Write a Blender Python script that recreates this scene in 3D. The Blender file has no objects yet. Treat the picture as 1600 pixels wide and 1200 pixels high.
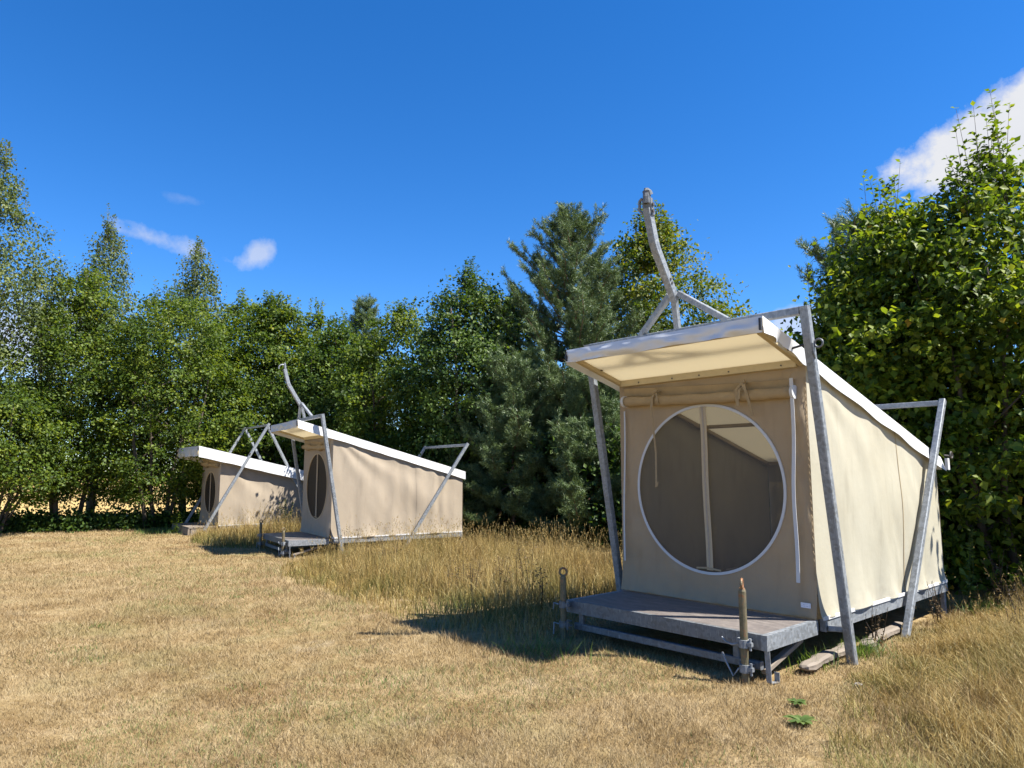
import bpy, math, random
import numpy as np
from mathutils import Vector, Matrix, noise as mnoise

SC = bpy.context.scene
COL = SC.collection
R = math.radians

# ------------------------------------------------------------------ camera
cam_d = bpy.data.cameras.new('camera')
cam = bpy.data.objects.new('camera', cam_d)
COL.objects.link(cam)
cam.location = (0, 0, 1.6)
cam.rotation_euler = (R(90 + 7.2227), 0, 0)
cam_d.sensor_width = 36
cam_d.lens = 1096.06 / 1600 * 36
cam_d.clip_end = 4000
SC.camera = cam

# ------------------------------------------------------------------ light
SUN = Vector((2.806, -0.946, 4.246)).normalized()
SUN_EL = math.asin(SUN.z)
SUN_ROT = math.atan2(SUN.x, SUN.y)
sun_d = bpy.data.lights.new('sun', 'SUN')
sun_d.energy = 5.0
sun_d.angle = R(0.53)
sun_d.color = (1.0, 0.955, 0.87)
sun = bpy.data.objects.new('sun', sun_d)
COL.objects.link(sun)
sun.rotation_euler = SUN.to_track_quat('Z', 'Y').to_euler()
sun.location = SUN * 60

SC.view_settings.view_transform = 'Standard'
SC.view_settings.look = 'None'
SC.view_settings.exposure = 1.42
SC.view_settings.gamma = 1.0
SC.view_settings.use_curve_mapping = False

world = bpy.data.worlds.new('World')
SC.world = world
world.use_nodes = True
WT = world.node_tree
WT.nodes.clear()


def wn(t, **k):
    n = WT.nodes.new(t)
    for a, b in k.items():
        setattr(n, a, b)
    return n


def wmath(op, a, b=None, clamp=False):
    n = wn('ShaderNodeMath', operation=op, use_clamp=clamp)
    for i, v in enumerate((a, b)):
        if v is None:
            continue
        if isinstance(v, (int, float)):
            n.inputs[i].default_value = v
        else:
            WT.links.new(v, n.inputs[i])
    return n.outputs[0]


def wdot(vec, c):
    n = wn('ShaderNodeVectorMath', operation='DOT_PRODUCT')
    WT.links.new(vec, n.inputs[0])
    n.inputs[1].default_value = c
    return n.outputs['Value']


sky = wn('ShaderNodeTexSky', sky_type='NISHITA', sun_disc=False)
sky.sun_elevation = SUN_EL
sky.sun_rotation = SUN_ROT
sky.altitude = 1800
sky.air_density = 1.0
sky.dust_density = 0.0
sky.ozone_density = 4.2
hs = wn('ShaderNodeHueSaturation')
hs.inputs['Hue'].default_value = 0.506
hs.inputs['Saturation'].default_value = 1.30
hs.inputs['Value'].default_value = 1.05
WT.links.new(sky.outputs[0], hs.inputs['Color'])
tc = wn('ShaderNodeTexCoord')
nrm = wn('ShaderNodeVectorMath', operation='NORMALIZE')
WT.links.new(tc.outputs['Generated'], nrm.inputs[0])
DIR = nrm.outputs[0]
nz = wn('ShaderNodeTexNoise')
nz.inputs['Scale'].default_value = 15
nz.inputs['Detail'].default_value = 8
nz.inputs['Roughness'].default_value = 0.6
WT.links.new(DIR, nz.inputs['Vector'])
nz2 = wn('ShaderNodeTexNoise')
nz2.inputs['Scale'].default_value = 34
nz2.inputs['Detail'].default_value = 5
WT.links.new(DIR, nz2.inputs['Vector'])


def cloud(az, el, a, b, tilt, dens, wob=0.9, soft=2.6):
    """soft edged cloud at azimuth az / elevation el (degrees), half sizes a, b in degrees"""
    az, el, tilt = R(az), R(el), R(tilt)
    c = Vector((math.sin(az) * math.cos(el), math.cos(az) * math.cos(el), math.sin(el)))
    rt = Vector((math.cos(az), -math.sin(az), 0))
    up = rt.cross(c)
    r2 = rt * math.cos(tilt) + up * math.sin(tilt)
    u2 = up * math.cos(tilt) - rt * math.sin(tilt)
    d = wmath('MAXIMUM', wdot(DIR, c), 0.02)
    u = wmath('DIVIDE', wdot(DIR, r2), d)
    v = wmath('DIVIDE', wdot(DIR, u2), d)
    u = wmath('DIVIDE', u, math.tan(R(a)))
    v = wmath('DIVIDE', v, math.tan(R(b)))
    q = wmath('SQRT', wmath('ADD', wmath('MULTIPLY', u, u), wmath('MULTIPLY', v, v)))
    n = wmath('MULTIPLY', wmath('SUBTRACT', nz.outputs[0], 0.5), wob * 2.2)
    n2 = wmath('MULTIPLY', wmath('SUBTRACT', nz2.outputs[0], 0.5), wob * 0.5)
    m = wmath('ADD', wmath('ADD', wmath('SUBTRACT', 1.0, q), n), n2)
    front = wmath('GREATER_THAN', wdot(DIR, c), 0.3)
    m = wmath('MULTIPLY', wmath('MULTIPLY', m, soft, True), front)
    return wmath('MULTIPLY', m, dens)


masks = [
    cloud(38.2, 22.6, 7.9, 3.2, 14, 1.0, 0.6, 3.2),      # big cloud on the right
    cloud(-28.2, 16.9, 3.3, 0.7, -9, 0.6, 1.8, 0.9),    # wisp above the birches
    cloud(-20.4, 16.9, 1.25, 0.9, 50, 0.55, 2.0, 0.9),     # small puff
    cloud(-26.1, 20.0, 1.6, 0.5, -4, 0.3, 1.4, 0.6),
    cloud(-38.0, 9.0, 8.0, 3.8, 0, 0.75, 0.9, 1.5),        # bright cloud behind the trees on the left
    cloud(22.7, 11.2, 2.0, 1.3, 0, 0.6, 0.9, 1.6),         # low cloud behind the roof corner
    cloud(96, 24, 11, 4, 8, 0.9, 0.8), cloud(-105, 22, 12, 4, -6, 0.9, 0.8), cloud(170, 26, 10, 4, 5, 0.9, 0.8),
]
m = masks[0]
for k in masks[1:]:
    m = wmath('MAXIMUM', m, k)
ccol = wn('ShaderNodeMix', data_type='RGBA')
WT.links.new(nz.outputs[0], ccol.inputs['Factor'])
ccol.inputs['A'].default_value = (3.2, 3.35, 3.75, 1)
ccol.inputs['B'].default_value = (4.1, 4.1, 4.15, 1)
mx = wn('ShaderNodeMix', data_type='RGBA')
WT.links.new(m, mx.inputs['Factor'])
WT.links.new(hs.outputs[0], mx.inputs['A'])
WT.links.new(ccol.outputs['Result'], mx.inputs['B'])
bg = wn('ShaderNodeBackground')
bg.inputs['Strength'].default_value = 0.083
WT.links.new(mx.outputs['Result'], bg.inputs['Color'])
wo = wn('ShaderNodeOutputWorld')
WT.links.new(bg.outputs[0], wo.inputs[0])

# ------------------------------------------------------------------ materials


class Mat:
    def __init__(s, name):
        s.m = bpy.data.materials.new(name)
        s.m.use_nodes = True
        s.t = s.m.node_tree
        s.t.nodes.clear()
        s.out = s.t.nodes.new('ShaderNodeOutputMaterial')

    def n(s, t, ins=None, **k):
        x = s.t.nodes.new(t)
        for a, b in k.items():
            setattr(x, a, b)
        for a, b in (ins or {}).items():
            s.set(x.inputs[a], b)
        return x

    def set(s, sock, v):
        if isinstance(v, bpy.types.NodeSocket):
            s.t.links.new(v, sock)
        elif isinstance(v, (tuple, list)) and len(v) == 3 and sock.type == 'RGBA':
            sock.default_value = (*v, 1)
        else:
            sock.default_value = v

    def noise(s, vec, scale, detail=4, rough=0.55, dist=0.0):
        x = s.n('ShaderNodeTexNoise', {'Scale': scale, 'Detail': detail, 'Roughness': rough, 'Distortion': dist})
        if vec is not None:
            s.t.links.new(vec, x.inputs['Vector'])
        return x.outputs[0]

    def ramp(s, fac, stops):
        x = s.n('ShaderNodeValToRGB')
        e = x.color_ramp.elements
        while len(e) < len(stops):
            e.new(0.5)
        for i, (p, c) in enumerate(stops):
            e[i].position = p
            if isinstance(c, (int, float)):
                c = (c, c, c)
            e[i].color = (*c, 1)
        s.t.links.new(fac, x.inputs[0])
        return x.outputs[0]

    def mix(s, f, a, b, mode='MIX'):
        x = s.n('ShaderNodeMix', data_type='RGBA', blend_type=mode)
        s.set(x.inputs['Factor'], f)
        s.set(x.inputs['A'], a)
        s.set(x.inputs['B'], b)
        return x.outputs['Result']

    def math(s, op, a, b=0.0, clamp=False):
        x = s.n('ShaderNodeMath', operation=op, use_clamp=clamp)
        s.set(x.inputs[0], a)
        s.set(x.inputs[1], b)
        return x.outputs[0]

    def obj(s):
        return s.n('ShaderNodeTexCoord').outputs['Object']

    def pos(s):
        return s.n('ShaderNodeNewGeometry').outputs['Position']

    def attr(s, name):
        return s.n('ShaderNodeAttribute', attribute_name=name).outputs['Fac']

    def bump(s, h, strength, dist=0.01):
        return s.n('ShaderNodeBump', {'Height': h, 'Strength': strength, 'Distance': dist}).outputs[0]

    def scale(s, vec, sc):
        return s.n('ShaderNodeMapping', {'Vector': vec, 'Scale': sc}).outputs[0]

    def bsdf(s, col, rough=0.6, metal=0.0, spec=0.5, normal=None):
        x = s.n('ShaderNodeBsdfPrincipled', {'Base Color': col, 'Roughness': rough, 'Metallic': metal, 'Specular IOR Level': spec})
        if normal is not None:
            s.t.links.new(normal, x.inputs['Normal'])
        return x.outputs[0]

    def mixs(s, f, a, b):
        x = s.n('ShaderNodeMixShader')
        s.set(x.inputs[0], f)
        s.t.links.new(a, x.inputs[1])
        s.t.links.new(b, x.inputs[2])
        return x.outputs[0]

    def done(s, sh):
        s.t.links.new(sh, s.out.inputs[0])
        return s.m


def galv(name, base=0.40, metal=0.55):
    k = Mat(name)
    o = k.obj()
    v = k.n('ShaderNodeTexVoronoi', {'Vector': o, 'Scale': 42.0}).outputs['Color']
    sp = k.n('ShaderNodeSeparateColor', {'Color': v}).outputs[0]
    n1 = k.noise(o, 5, 6, 0.65)
    n2 = k.noise(k.scale(o, (30, 30, 4)), 3, 4)
    f = k.math('ADD', k.math('MULTIPLY', sp, 0.35), k.math('MULTIPLY', n1, 0.65))
    c = k.ramp(f, [(0.25, (base * 0.62, base * 0.66, base * 0.70)), (0.55, (base * 0.97, base * 1.05, base * 1.14)), (0.8, (base * 1.3, base * 1.35, base * 1.38))])
    c = k.mix(k.ramp(n2, [(0.58, 0.0), (0.75, 0.5)]), c, (0.42, 0.44, 0.44))
    rs = k.noise(k.scale(o, (9, 9, 3)), 2.2, 7, 0.75)
    c = k.mix(k.ramp(rs, [(0.68, 0.0), (0.80, 0.5)]), c, (0.15, 0.095, 0.055))
    r = k.ramp(f, [(0.3, 0.42), (0.7, 0.62)])
    return k.done(k.bsdf(c, r, metal, 0.5, k.bump(f, 0.15, 0.003)))


def canvas(name, col, dark, trans_col, trans=0.25, weave=True):
    k = Mat(name)
    o = k.obj()
    n1 = k.noise(o, 1.6, 5, 0.6)
    n2 = k.noise(k.scale(o, (1, 1, 0.18)), 9, 4)
    c = k.mix(k.ramp(n1, [(0.35, 0.0), (0.72, 1.0)]), col, dark)
    c = k.mix(k.ramp(n2, [(0.54, 0.0), (0.76, 0.38)]), c, tuple(x * 0.72 for x in dark))
    z = k.n('ShaderNodeSeparateXYZ', {'Vector': o}).outputs[2]
    dirt = k.math('MULTIPLY', k.ramp(z, [(0.36, 1.0), (0.62, 0.0)]), k.ramp(k.noise(o, 7, 6), [(0.4, 0.0), (0.7, 0.55)]))
    c = k.mix(1.0, k.mix(dirt, c, (0.28, 0.25, 0.20)), (0.85, 0.85, 0.85), 'MULTIPLY')
    fine = k.noise(o, 420, 2)
    big = k.noise(o, 14, 5, 0.6)
    nrmv = k.bump(k.math('ADD', k.math('MULTIPLY', fine, 0.15), big), 0.22, 0.012)
    d = k.bsdf(c, 0.85, 0, 0.15, nrmv)
    t = k.n('ShaderNodeBsdfTranslucent', {'Color': trans_col}).outputs[0]
    return k.done(k.mixs(trans, d, t))


def plain(name, col, rough=0.6, metal=0.0, spec=0.4, var=0.25, scale=12.0, bump=0.1):
    k = Mat(name)
    o = k.obj()
    n1 = k.noise(o, scale, 6, 0.6)
    c = k.mix(n1, tuple(min(1, x * (1 - var)) for x in col), tuple(min(1, x * (1 + var)) for x in col))
    return k.done(k.bsdf(c, rough, metal, spec, k.bump(n1, bump, 0.01)))


M = {}
M['galv'] = galv('galvanised_steel', 0.215, 0.25)
M['galv_dull'] = galv('galvanised_steel_dull', 0.13, 0.2)
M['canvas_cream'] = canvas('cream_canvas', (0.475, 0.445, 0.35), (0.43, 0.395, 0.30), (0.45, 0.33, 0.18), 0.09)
M['canvas_front_shaded'] = canvas('shaded_front_canvas', (0.425, 0.335, 0.222), (0.36, 0.28, 0.187), (0.6, 0.40, 0.18), 0.14)  # near front wall: shade and warm bounce put into the canvas colour
M['canvas_beige'] = canvas('pinkish_beige_canvas', (0.42, 0.35, 0.265), (0.37, 0.305, 0.23), (0.4, 0.3, 0.18), 0.07)


def tarp():
    k = Mat('white_roof_tarpaulin')
    o = k.obj()
    n1 = k.noise(o, 3, 6, 0.6)
    c = k.mix(k.ramp(n1, [(0.4, 0.0), (0.8, 0.6)]), (0.70, 0.70, 0.69), (0.60, 0.59, 0.57))
    d = k.bsdf(c, 0.45, 0, 0.4, k.bump(k.noise(o, 8, 4), 0.15, 0.02))
    t = k.n('ShaderNodeBsdfTranslucent', {'Color': (0.76, 0.69, 0.54, 1)}).outputs[0]
    return k.done(k.mixs(0.38, d, t))


M['tarp'] = tarp()
def linermat():
    k = Mat('cream_roof_liner')
    o = k.obj()
    c = k.mix(k.noise(o, 5, 5), (0.62, 0.52, 0.34), (0.56, 0.46, 0.29))
    wv = k.math('MULTIPLY', k.math('SINE', k.math('MULTIPLY', k.n('ShaderNodeSeparateXYZ', {'Vector': o}).outputs[0], 900.0)), 0.5)
    d = k.bsdf(c, 0.8, 0, 0.2, k.bump(wv, 0.1, 0.002))
    t = k.n('ShaderNodeBsdfTranslucent', {'Color': (0.86, 0.81, 0.66, 1)}).outputs[0]
    return k.done(k.mixs(0.62, d, t))


M['liner'] = linermat()
M['hem'] = plain('white_pvc_hem', (0.58, 0.585, 0.59), 0.35, 0, 0.5, 0.08, 5, 0.2)
M['beam'] = plain('cream_painted_beam', (0.44, 0.36, 0.22), 0.6, 0, 0.3, 0.18, 9)
M['white'] = plain('white_webbing', (0.50, 0.50, 0.50), 0.7, 0, 0.2, 0.06, 20)
M['cord_and_shade'] = plain('dark_cord_and_fold_shade', (0.03, 0.03, 0.035), 0.6)  # also colours the added shade boxes in the valance corners
M['bolt'] = plain('bolt_steel', (0.10, 0.09, 0.08), 0.5, 0.5)
M['roll'] = plain('rolled_canvas', (0.32, 0.235, 0.13), 0.85, 0, 0.15, 0.2, 14, 0.4)
M['tie'] = plain('canvas_tie', (0.30, 0.23, 0.14), 0.85, 0, 0.15, 0.2, 25)
M['zip'] = plain('zip_tape', (0.42, 0.34, 0.23), 0.8, 0, 0.2, 0.12, 30)
M['zipd'] = plain('zip_teeth', (0.33, 0.28, 0.22), 0.6, 0, 0.3, 0.2, 60)


def deckmat():
    k = Mat('brown_deck_board')
    o = k.obj()
    n1 = k.noise(k.scale(o, (1.2, 6, 1)), 4, 7, 0.65)
    n2 = k.noise(o, 30, 5)
    c = k.ramp(n1, [(0.3, (0.092, 0.080, 0.074)), (0.55, (0.155, 0.134, 0.122)), (0.8, (0.25, 0.22, 0.195))])
    c = k.mix(k.ramp(n2, [(0.55, 0.0), (0.8, 0.35)]), c, (0.36, 0.31, 0.26))
    return k.done(k.bsdf(c, 0.5, 0, 0.4, k.bump(n2, 0.2, 0.004)))


M['deck'] = deckmat()


def rustmat():
    k = Mat('rusty_yellowed_steel')
    o = k.obj()
    n1 = k.noise(o, 22, 7, 0.7)
    z = k.n('ShaderNodeSeparateXYZ', {'Vector': o}).outputs[2]
    f = k.math('ADD', n1, k.math('MULTIPLY', k.ramp(z, [(0.55, 0.0), (0.9, 1.0)]), 0.25))
    c = k.ramp(f, [(0.4, (0.11, 0.095, 0.055)), (0.56, (0.165, 0.14, 0.085)), (0.66, (0.24, 0.11, 0.05)), (0.8, (0.12, 0.05, 0.03))])
    return k.done(k.bsdf(c, 0.6, 0.4, 0.4, k.bump(n1, 0.4, 0.004)))


M['rust'] = rustmat()


def meshmat(name, f, c=0.075):
    k = Mat(name)
    d = k.bsdf((c, c * 0.96, c * 0.93), 0.7, 0, 0.2)
    t = k.n('ShaderNodeBsdfTransparent', {'Color': (1, 1, 1, 1)}).outputs[0]
    return k.done(k.mixs(f, d, t))


M['mesh'] = meshmat('dark_insect_mesh', 0.36, 0.065)
M['mesh_dark_interior'] = meshmat('insect_mesh_dark_interior', 0.12, 0.018)  # far windows: interior darkness put into a near-black mesh colour
M['wood_grey'] = plain('weathered_wood', (0.19, 0.16, 0.13), 0.8, 0, 0.2, 0.35, 6, 0.6)
M['tag'] = None


def tagmat():
    k = Mat('printed_label')
    o = k.obj()
    s = k.n('ShaderNodeSeparateXYZ', {'Vector': o})
    w = k.math('SINE', k.math('MULTIPLY', s.outputs[2], 420.0))
    n = k.noise(k.scale(o, (1, 1, 0.2)), 180, 2)
    f = k.math('MULTIPLY', k.ramp(w, [(0.6, 0.0), (0.8, 1.0)]), k.ramp(n, [(0.45, 0.0), (0.55, 1.0)]))
    return k.done(k.bsdf(k.mix(f, (0.62, 0.62, 0.66), (0.16, 0.2, 0.36)), 0.6))


M['tag'] = tagmat()


def leafmat(name, dark, mid, lite, odd, trans=0.36, rough=0.55, spec=0.28, tcol=1.8):
    k = Mat(name)
    a = k.attr('tint')
    p = k.noise(k.pos(), 1.3, 3)
    f = k.math('ADD', k.math('MULTIPLY', a, 0.86), k.math('MULTIPLY', k.math('SUBTRACT', p, 0.5), 0.45))
    c = k.ramp(f, [(0.05, dark), (0.42, mid), (0.78, lite), (0.93, lite), (0.97, odd)])
    d = k.bsdf(c, rough, 0, spec)
    tc_ = k.mix(1.0, c, (tcol * 1.15, tcol * 1.1, tcol * 0.45), 'MULTIPLY')
    t = k.n('ShaderNodeBsdfTranslucent', {'Color': tc_}).outputs[0]
    return k.done(k.mixs(trans, d, t))


M['leaf_hazel'] = leafmat('hazel_leaf', (0.026, 0.048, 0.006), (0.078, 0.125, 0.010), (0.18, 0.215, 0.018), (0.42, 0.24, 0.015))
M['leaf_dark'] = leafmat('dark_green_leaf', (0.018, 0.040, 0.010), (0.044, 0.084, 0.014), (0.10, 0.145, 0.022), (0.16, 0.15, 0.02), 0.28)
M['leaf_mid'] = leafmat('mid_green_leaf', (0.025, 0.048, 0.008), (0.068, 0.112, 0.013), (0.15, 0.185, 0.022), (0.20, 0.17, 0.02))
M['leaf_yellow'] = leafmat('yellowing_leaf', (0.025, 0.048, 0.009), (0.060, 0.096, 0.012), (0.16, 0.165, 0.018), (0.32, 0.22, 0.012))
M['leaf_birch'] = leafmat('grey_green_leaf', (0.035, 0.055, 0.018), (0.078, 0.110, 0.030), (0.15, 0.175, 0.050), (0.17, 0.15, 0.05), 0.28)
M['needle'] = leafmat('pine_needle', (0.045, 0.075, 0.028), (0.10, 0.15, 0.058), (0.18, 0.235, 0.10), (0.14, 0.15, 0.07), 0.15, 0.5, 0.4, 1.3)
M['leaf_weed'] = leafmat('weed_leaf', (0.04, 0.075, 0.02), (0.085, 0.14, 0.035), (0.14, 0.19, 0.06), (0.2, 0.2, 0.06))
M['leaf_brown'] = leafmat('dried_weed', (0.045, 0.03, 0.018), (0.09, 0.06, 0.03), (0.17, 0.11, 0.05), (0.24, 0.16, 0.08), 0.15)
M['bark'] = plain('dark_bark', (0.085, 0.068, 0.052), 0.85, 0, 0.2, 0.4, 16, 0.6)
M['bark_pine'] = plain('pine_bark', (0.16, 0.10, 0.07), 0.85, 0, 0.2, 0.4, 12, 0.6)
M['bark_pale'] = plain('pale_bark', (0.22, 0.20, 0.17), 0.85, 0, 0.2, 0.45, 14, 0.6)


def lawncol(k, p):
    """straw coloured turf with greener and browner patches, from world position"""
    n1 = k.noise(p, 0.42, 5, 0.6, 0.4)
    n2 = k.noise(p, 1.7, 5, 0.65, 0.3)
    n3 = k.noise(p, 9.0, 4, 0.6)
    c = k.ramp(k.math('ADD', k.math('MULTIPLY', n2, 0.6), k.math('MULTIPLY', n3, 0.4)),
               [(0.33, (0.19, 0.122, 0.048)), (0.48, (0.315, 0.228, 0.108)), (0.66, (0.46, 0.355, 0.20))])
    g = k.ramp(k.math('ADD', k.math('MULTIPLY', n1, 0.6), k.math('MULTIPLY', n2, 0.4)), [(0.50, 0.0), (0.62, 0.62), (0.8, 0.8)])
    c = k.mix(g, c, (0.175, 0.155, 0.050))
    b = k.noise(k.scale(p, (0.6, 1.0, 1)), 0.75, 6, 0.65, 0.6)
    c = k.mix(k.ramp(b, [(0.52, 0.0), (0.66, 0.5)]), c, (0.19, 0.11, 0.045))
    w = k.noise(k.scale(p, (0.7, 1.3, 1)), 1.1, 6, 0.7, 0.8)
    c = k.mix(k.ramp(w, [(0.60, 0.0), (0.70, 0.6)]), c, (0.45, 0.37, 0.25))
    return k.mix(1.0, c, (0.90, 0.90, 0.92), 'MULTIPLY')


def lawnmat():
    k = Mat('dry_lawn')
    p = k.pos()
    c = lawncol(k, p)
    n4 = k.noise(p, 60, 5, 0.7)
    c = k.mix(k.ramp(n4, [(0.3, 0.55), (0.6, 0.0)]), c, (0.17, 0.115, 0.05))
    h = k.math('ADD', k.noise(p, 45, 6, 0.7), k.math('MULTIPLY', k.noise(p, 5, 4), 1.5))
    return k.done(k.bsdf(c, 0.9, 0, 0.1, k.bump(h, 0.7, 0.03)))


def bladelawn():
    k = Mat('dry_turf_blade')
    c = lawncol(k, k.pos())
    a = k.attr('tint')
    c = k.mix(k.ramp(a, [(0.0, 0.75), (0.35, 0.0)]), c, (0.17, 0.105, 0.042))
    c = k.mix(k.ramp(a, [(0.66, 0.0), (0.95, 0.65)]), c, (0.46, 0.37, 0.235))
    c = k.mix(k.ramp(a, [(0.955, 0.0), (0.965, 0.85)]), c, (0.10, 0.14, 0.03))
    d = k.bsdf(c, 0.75, 0, 0.2)
    t = k.n('ShaderNodeBsdfTranslucent', {'Color': c}).outputs[0]
    return k.done(k.mixs(0.2, d, t))


def meadowmat():
    k = Mat('golden_meadow_grass')
    a = k.attr('tint')
    h = k.attr('hgt')
    n1 = k.noise(k.pos(), 0.8, 4, 0.6)
    gold = k.ramp(a, [(0.0, (0.17, 0.10, 0.035)), (0.35, (0.31, 0.205, 0.062)), (0.7, (0.42, 0.305, 0.11)), (1.0, (0.54, 0.44, 0.22))])
    brown = k.ramp(k.noise(k.pos(), 2.6, 4, 0.6), [(0.50, 0.0), (0.66, 0.75)])
    gold = k.mix(brown, gold, k.mix(a, (0.10, 0.06, 0.025), (0.26, 0.165, 0.07)))
    green = k.mix(a, (0.085, 0.105, 0.022), (0.18, 0.19, 0.05))
    f = k.math('ADD', k.math('MULTIPLY', k.math('SUBTRACT', n1, 0.43), 3.6), k.math('MULTIPLY', k.math('SUBTRACT', 0.50, h), 1.1), True)
    c = k.mix(1.0, k.mix(f, gold, green), (0.92, 0.92, 0.90), 'MULTIPLY')
    d = k.bsdf(c, 0.6, 0, 0.25)
    t = k.n('ShaderNodeBsdfTranslucent', {'Color': c}).outputs[0]
    return k.done(k.mixs(0.3, d, t))


M['lawn'] = lawnmat()
M['blade'] = bladelawn()
M['meadow'] = meadowmat()


def fieldmat():
    k = Mat('ripe_field')
    p = k.pos()
    n = k.noise(k.scale(p, (1, 0.25, 1)), 1.2, 6, 0.65)
    c = k.ramp(n, [(0.3, (0.32, 0.21, 0.075)), (0.6, (0.44, 0.31, 0.12)), (0.8, (0.50, 0.37, 0.18))])
    return k.done(k.bsdf(c, 0.9, 0, 0.1, k.bump(k.noise(p, 8, 5), 0.8, 0.1)))


M['field'] = fieldmat()

# ------------------------------------------------------------------ object helpers


def tag(o, label=None, cat=None, group=None, kind=None):
    if label:
        o['label'] = label
    if cat:
        o['category'] = cat
    if group:
        o['group'] = group
    if kind:
        o['kind'] = kind
    return o


def thing(name, label, cat, loc=(0, 0, 0), rotz=0.0, group=None):
    o = bpy.data.objects.new(name, None)
    o.empty_display_size = 0.3
    COL.objects.link(o)
    o.location = loc
    o.rotation_euler = (0, 0, rotz)
    return tag(o, label, cat, group)


def link(name, me, parent=None, label=None):
    o = bpy.data.objects.new(name, me)
    COL.objects.link(o)
    if parent is not None:
        o.parent = parent
    if label:
        o['label'] = label
    return o


class MB:
    """collects solids; build() links them as one mesh object"""

    def __init__(s):
        s.v, s.f = [], []

    def add(s, vs, fs):
        b = len(s.v)
        s.v += [tuple(x) for x in vs]
        s.f += [tuple(i + b for i in f) for f in fs]
        return s

    def box(s, c, d, rz=0.0):
        cx, cy, cz = c
        a, b, h = d[0] / 2, d[1] / 2, d[2] / 2
        cr, sr = math.cos(rz), math.sin(rz)
        vs = []
        for z in (-h, h):
            for x, y in ((-a, -b), (a, -b), (a, b), (-a, b)):
                vs.append((cx + x * cr - y * sr, cy + x * sr + y * cr, cz + z))
        return s.add(vs, [(3, 2, 1, 0), (4, 5, 6, 7), (0, 1, 5, 4), (1, 2, 6, 5), (2, 3, 7, 6), (3, 0, 4, 7)])

    def bar(s, pts, w, h, up=(0, 0, 1), ch=0.12, closed=True):
        """rectangular tube with chamfered edges along a polyline, mitred at the bends"""
        P = [Vector(p) for p in pts]
        up = Vector(up)
        c = ch * min(w, h)
        sec = [(-w / 2 + c, -h / 2), (w / 2 - c, -h / 2), (w / 2, -h / 2 + c), (w / 2, h / 2 - c), (w / 2 - c, h / 2), (-w / 2 + c, h / 2), (-w / 2, h / 2 - c), (-w / 2, -h / 2 + c)]
        vs, n = [], len(sec)
        for i, p in enumerate(P):
            if i == 0:
                t = (P[1] - P[0]).normalized()
                k = 1
            elif i == len(P) - 1:
                t = (P[-1] - P[-2]).normalized()
            else:
                t = ((P[i] - P[i - 1]).normalized() + (P[i + 1] - P[i]).normalized()).normalized()
            sx = t.cross(up)
            if sx.length < 1e-4:
                sx = t.cross(Vector((0, 1, 0)))
            sx.normalize()
            sy = sx.cross(t).normalized()
            m_ = 1.0
            if 0 < i < len(P) - 1:
                m_ = 1 / max(0.5, t.dot((P[i + 1] - P[i]).normalized()))
            for a, b in sec:
                vs.append(p + sx * a + sy * b * m_)
        fs = []
        for i in range(len(P) - 1):
            for j in range(n):
                fs.append((i * n + j, i * n + (j + 1) % n, (i + 1) * n + (j + 1) % n, (i + 1) * n + j))
        fs.append(tuple(range(n))[::-1])
        fs.append(tuple((len(P) - 1) * n + j for j in range(n)))
        return s.add(vs, fs)

    def tube(s, pts, rad, n=10, cap=True):
        P = [Vector(p) for p in pts]
        if isinstance(rad, (int, float)):
            rad = [rad] * len(P)
        vs, fs = [], []
        ref = None
        for i, p in enumerate(P):
            t = (P[min(i + 1, len(P) - 1)] - P[max(i - 1, 0)]).normalized()
            if ref is None:
                ref = t.orthogonal().normalized()
            sx = (ref - t * ref.dot(t)).normalized()
            ref = sx
            sy = t.cross(sx)
            for j in range(n):
                a = 2 * math.pi * j / n
                vs.append(p + (sx * math.cos(a) + sy * math.sin(a)) * rad[i])
        for i in range(len(P) - 1):
            for j in range(n):
                fs.append((i * n + j, i * n + (j + 1) % n, (i + 1) * n + (j + 1) % n, (i + 1) * n + j))
        if cap:
            fs.append(tuple(range(n))[::-1])
            fs.append(tuple((len(P) - 1) * n + j for j in range(n)))
        return s.add(vs, fs)

    def ribbon(s, pts, w, side, th=0.004):
        """flat strap along points; side = width direction"""
        P = [Vector(p) for p in pts]
        sd = Vector(side).normalized()
        vs, fs = [], []
        for i, p in enumerate(P):
            t = (P[min(i + 1, len(P) - 1)] - P[max(i - 1, 0)]).normalized()
            nn = sd.cross(t).normalized()
            for a, b in ((-1, -1), (1, -1), (1, 1), (-1, 1)):
                vs.append(p + sd * (a * w / 2) + nn * (b * th / 2))
        for i in range(len(P) - 1):
            for j in range(4):
                fs.append((i * 4 + j, i * 4 + (j + 1) % 4, (i + 1) * 4 + (j + 1) % 4, (i + 1) * 4 + j))
        k = len(P) - 1
        fs += [(3, 2, 1, 0), (k * 4, k * 4 + 1, k * 4 + 2, k * 4 + 3)]
        return s.add(vs, fs)

    def ring(s, c, r, rr, axis_u, axis_v, n=20, m=8, a0=0.0, a1=2 * math.pi):
        u, v = Vector(axis_u), Vector(axis_v)
        w = u.cross(v)
        full = abs(a1 - a0 - 2 * math.pi) < 1e-6
        k = n if full else n + 1
        vs, fs = [], []
        for i in range(k):
            a = a0 + (a1 - a0) * i / n
            d = u * math.cos(a) + v * math.sin(a)
            for j in range(m):
                b = 2 * math.pi * j / m
                vs.append(Vector(c) + d * (r + rr * math.cos(b)) + w * (rr * math.sin(b)))
        for i in range(n):
            i2 = (i + 1) % k
            for j in range(m):
                fs.append((i * m + j, i2 * m + j, i2 * m + (j + 1) % m, i * m + (j + 1) % m))
        if not full:
            fs.append(tuple(range(m)))
            fs.append(tuple((k - 1) * m + j for j in range(m))[::-1])
        return s.add(vs, fs)

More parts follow.
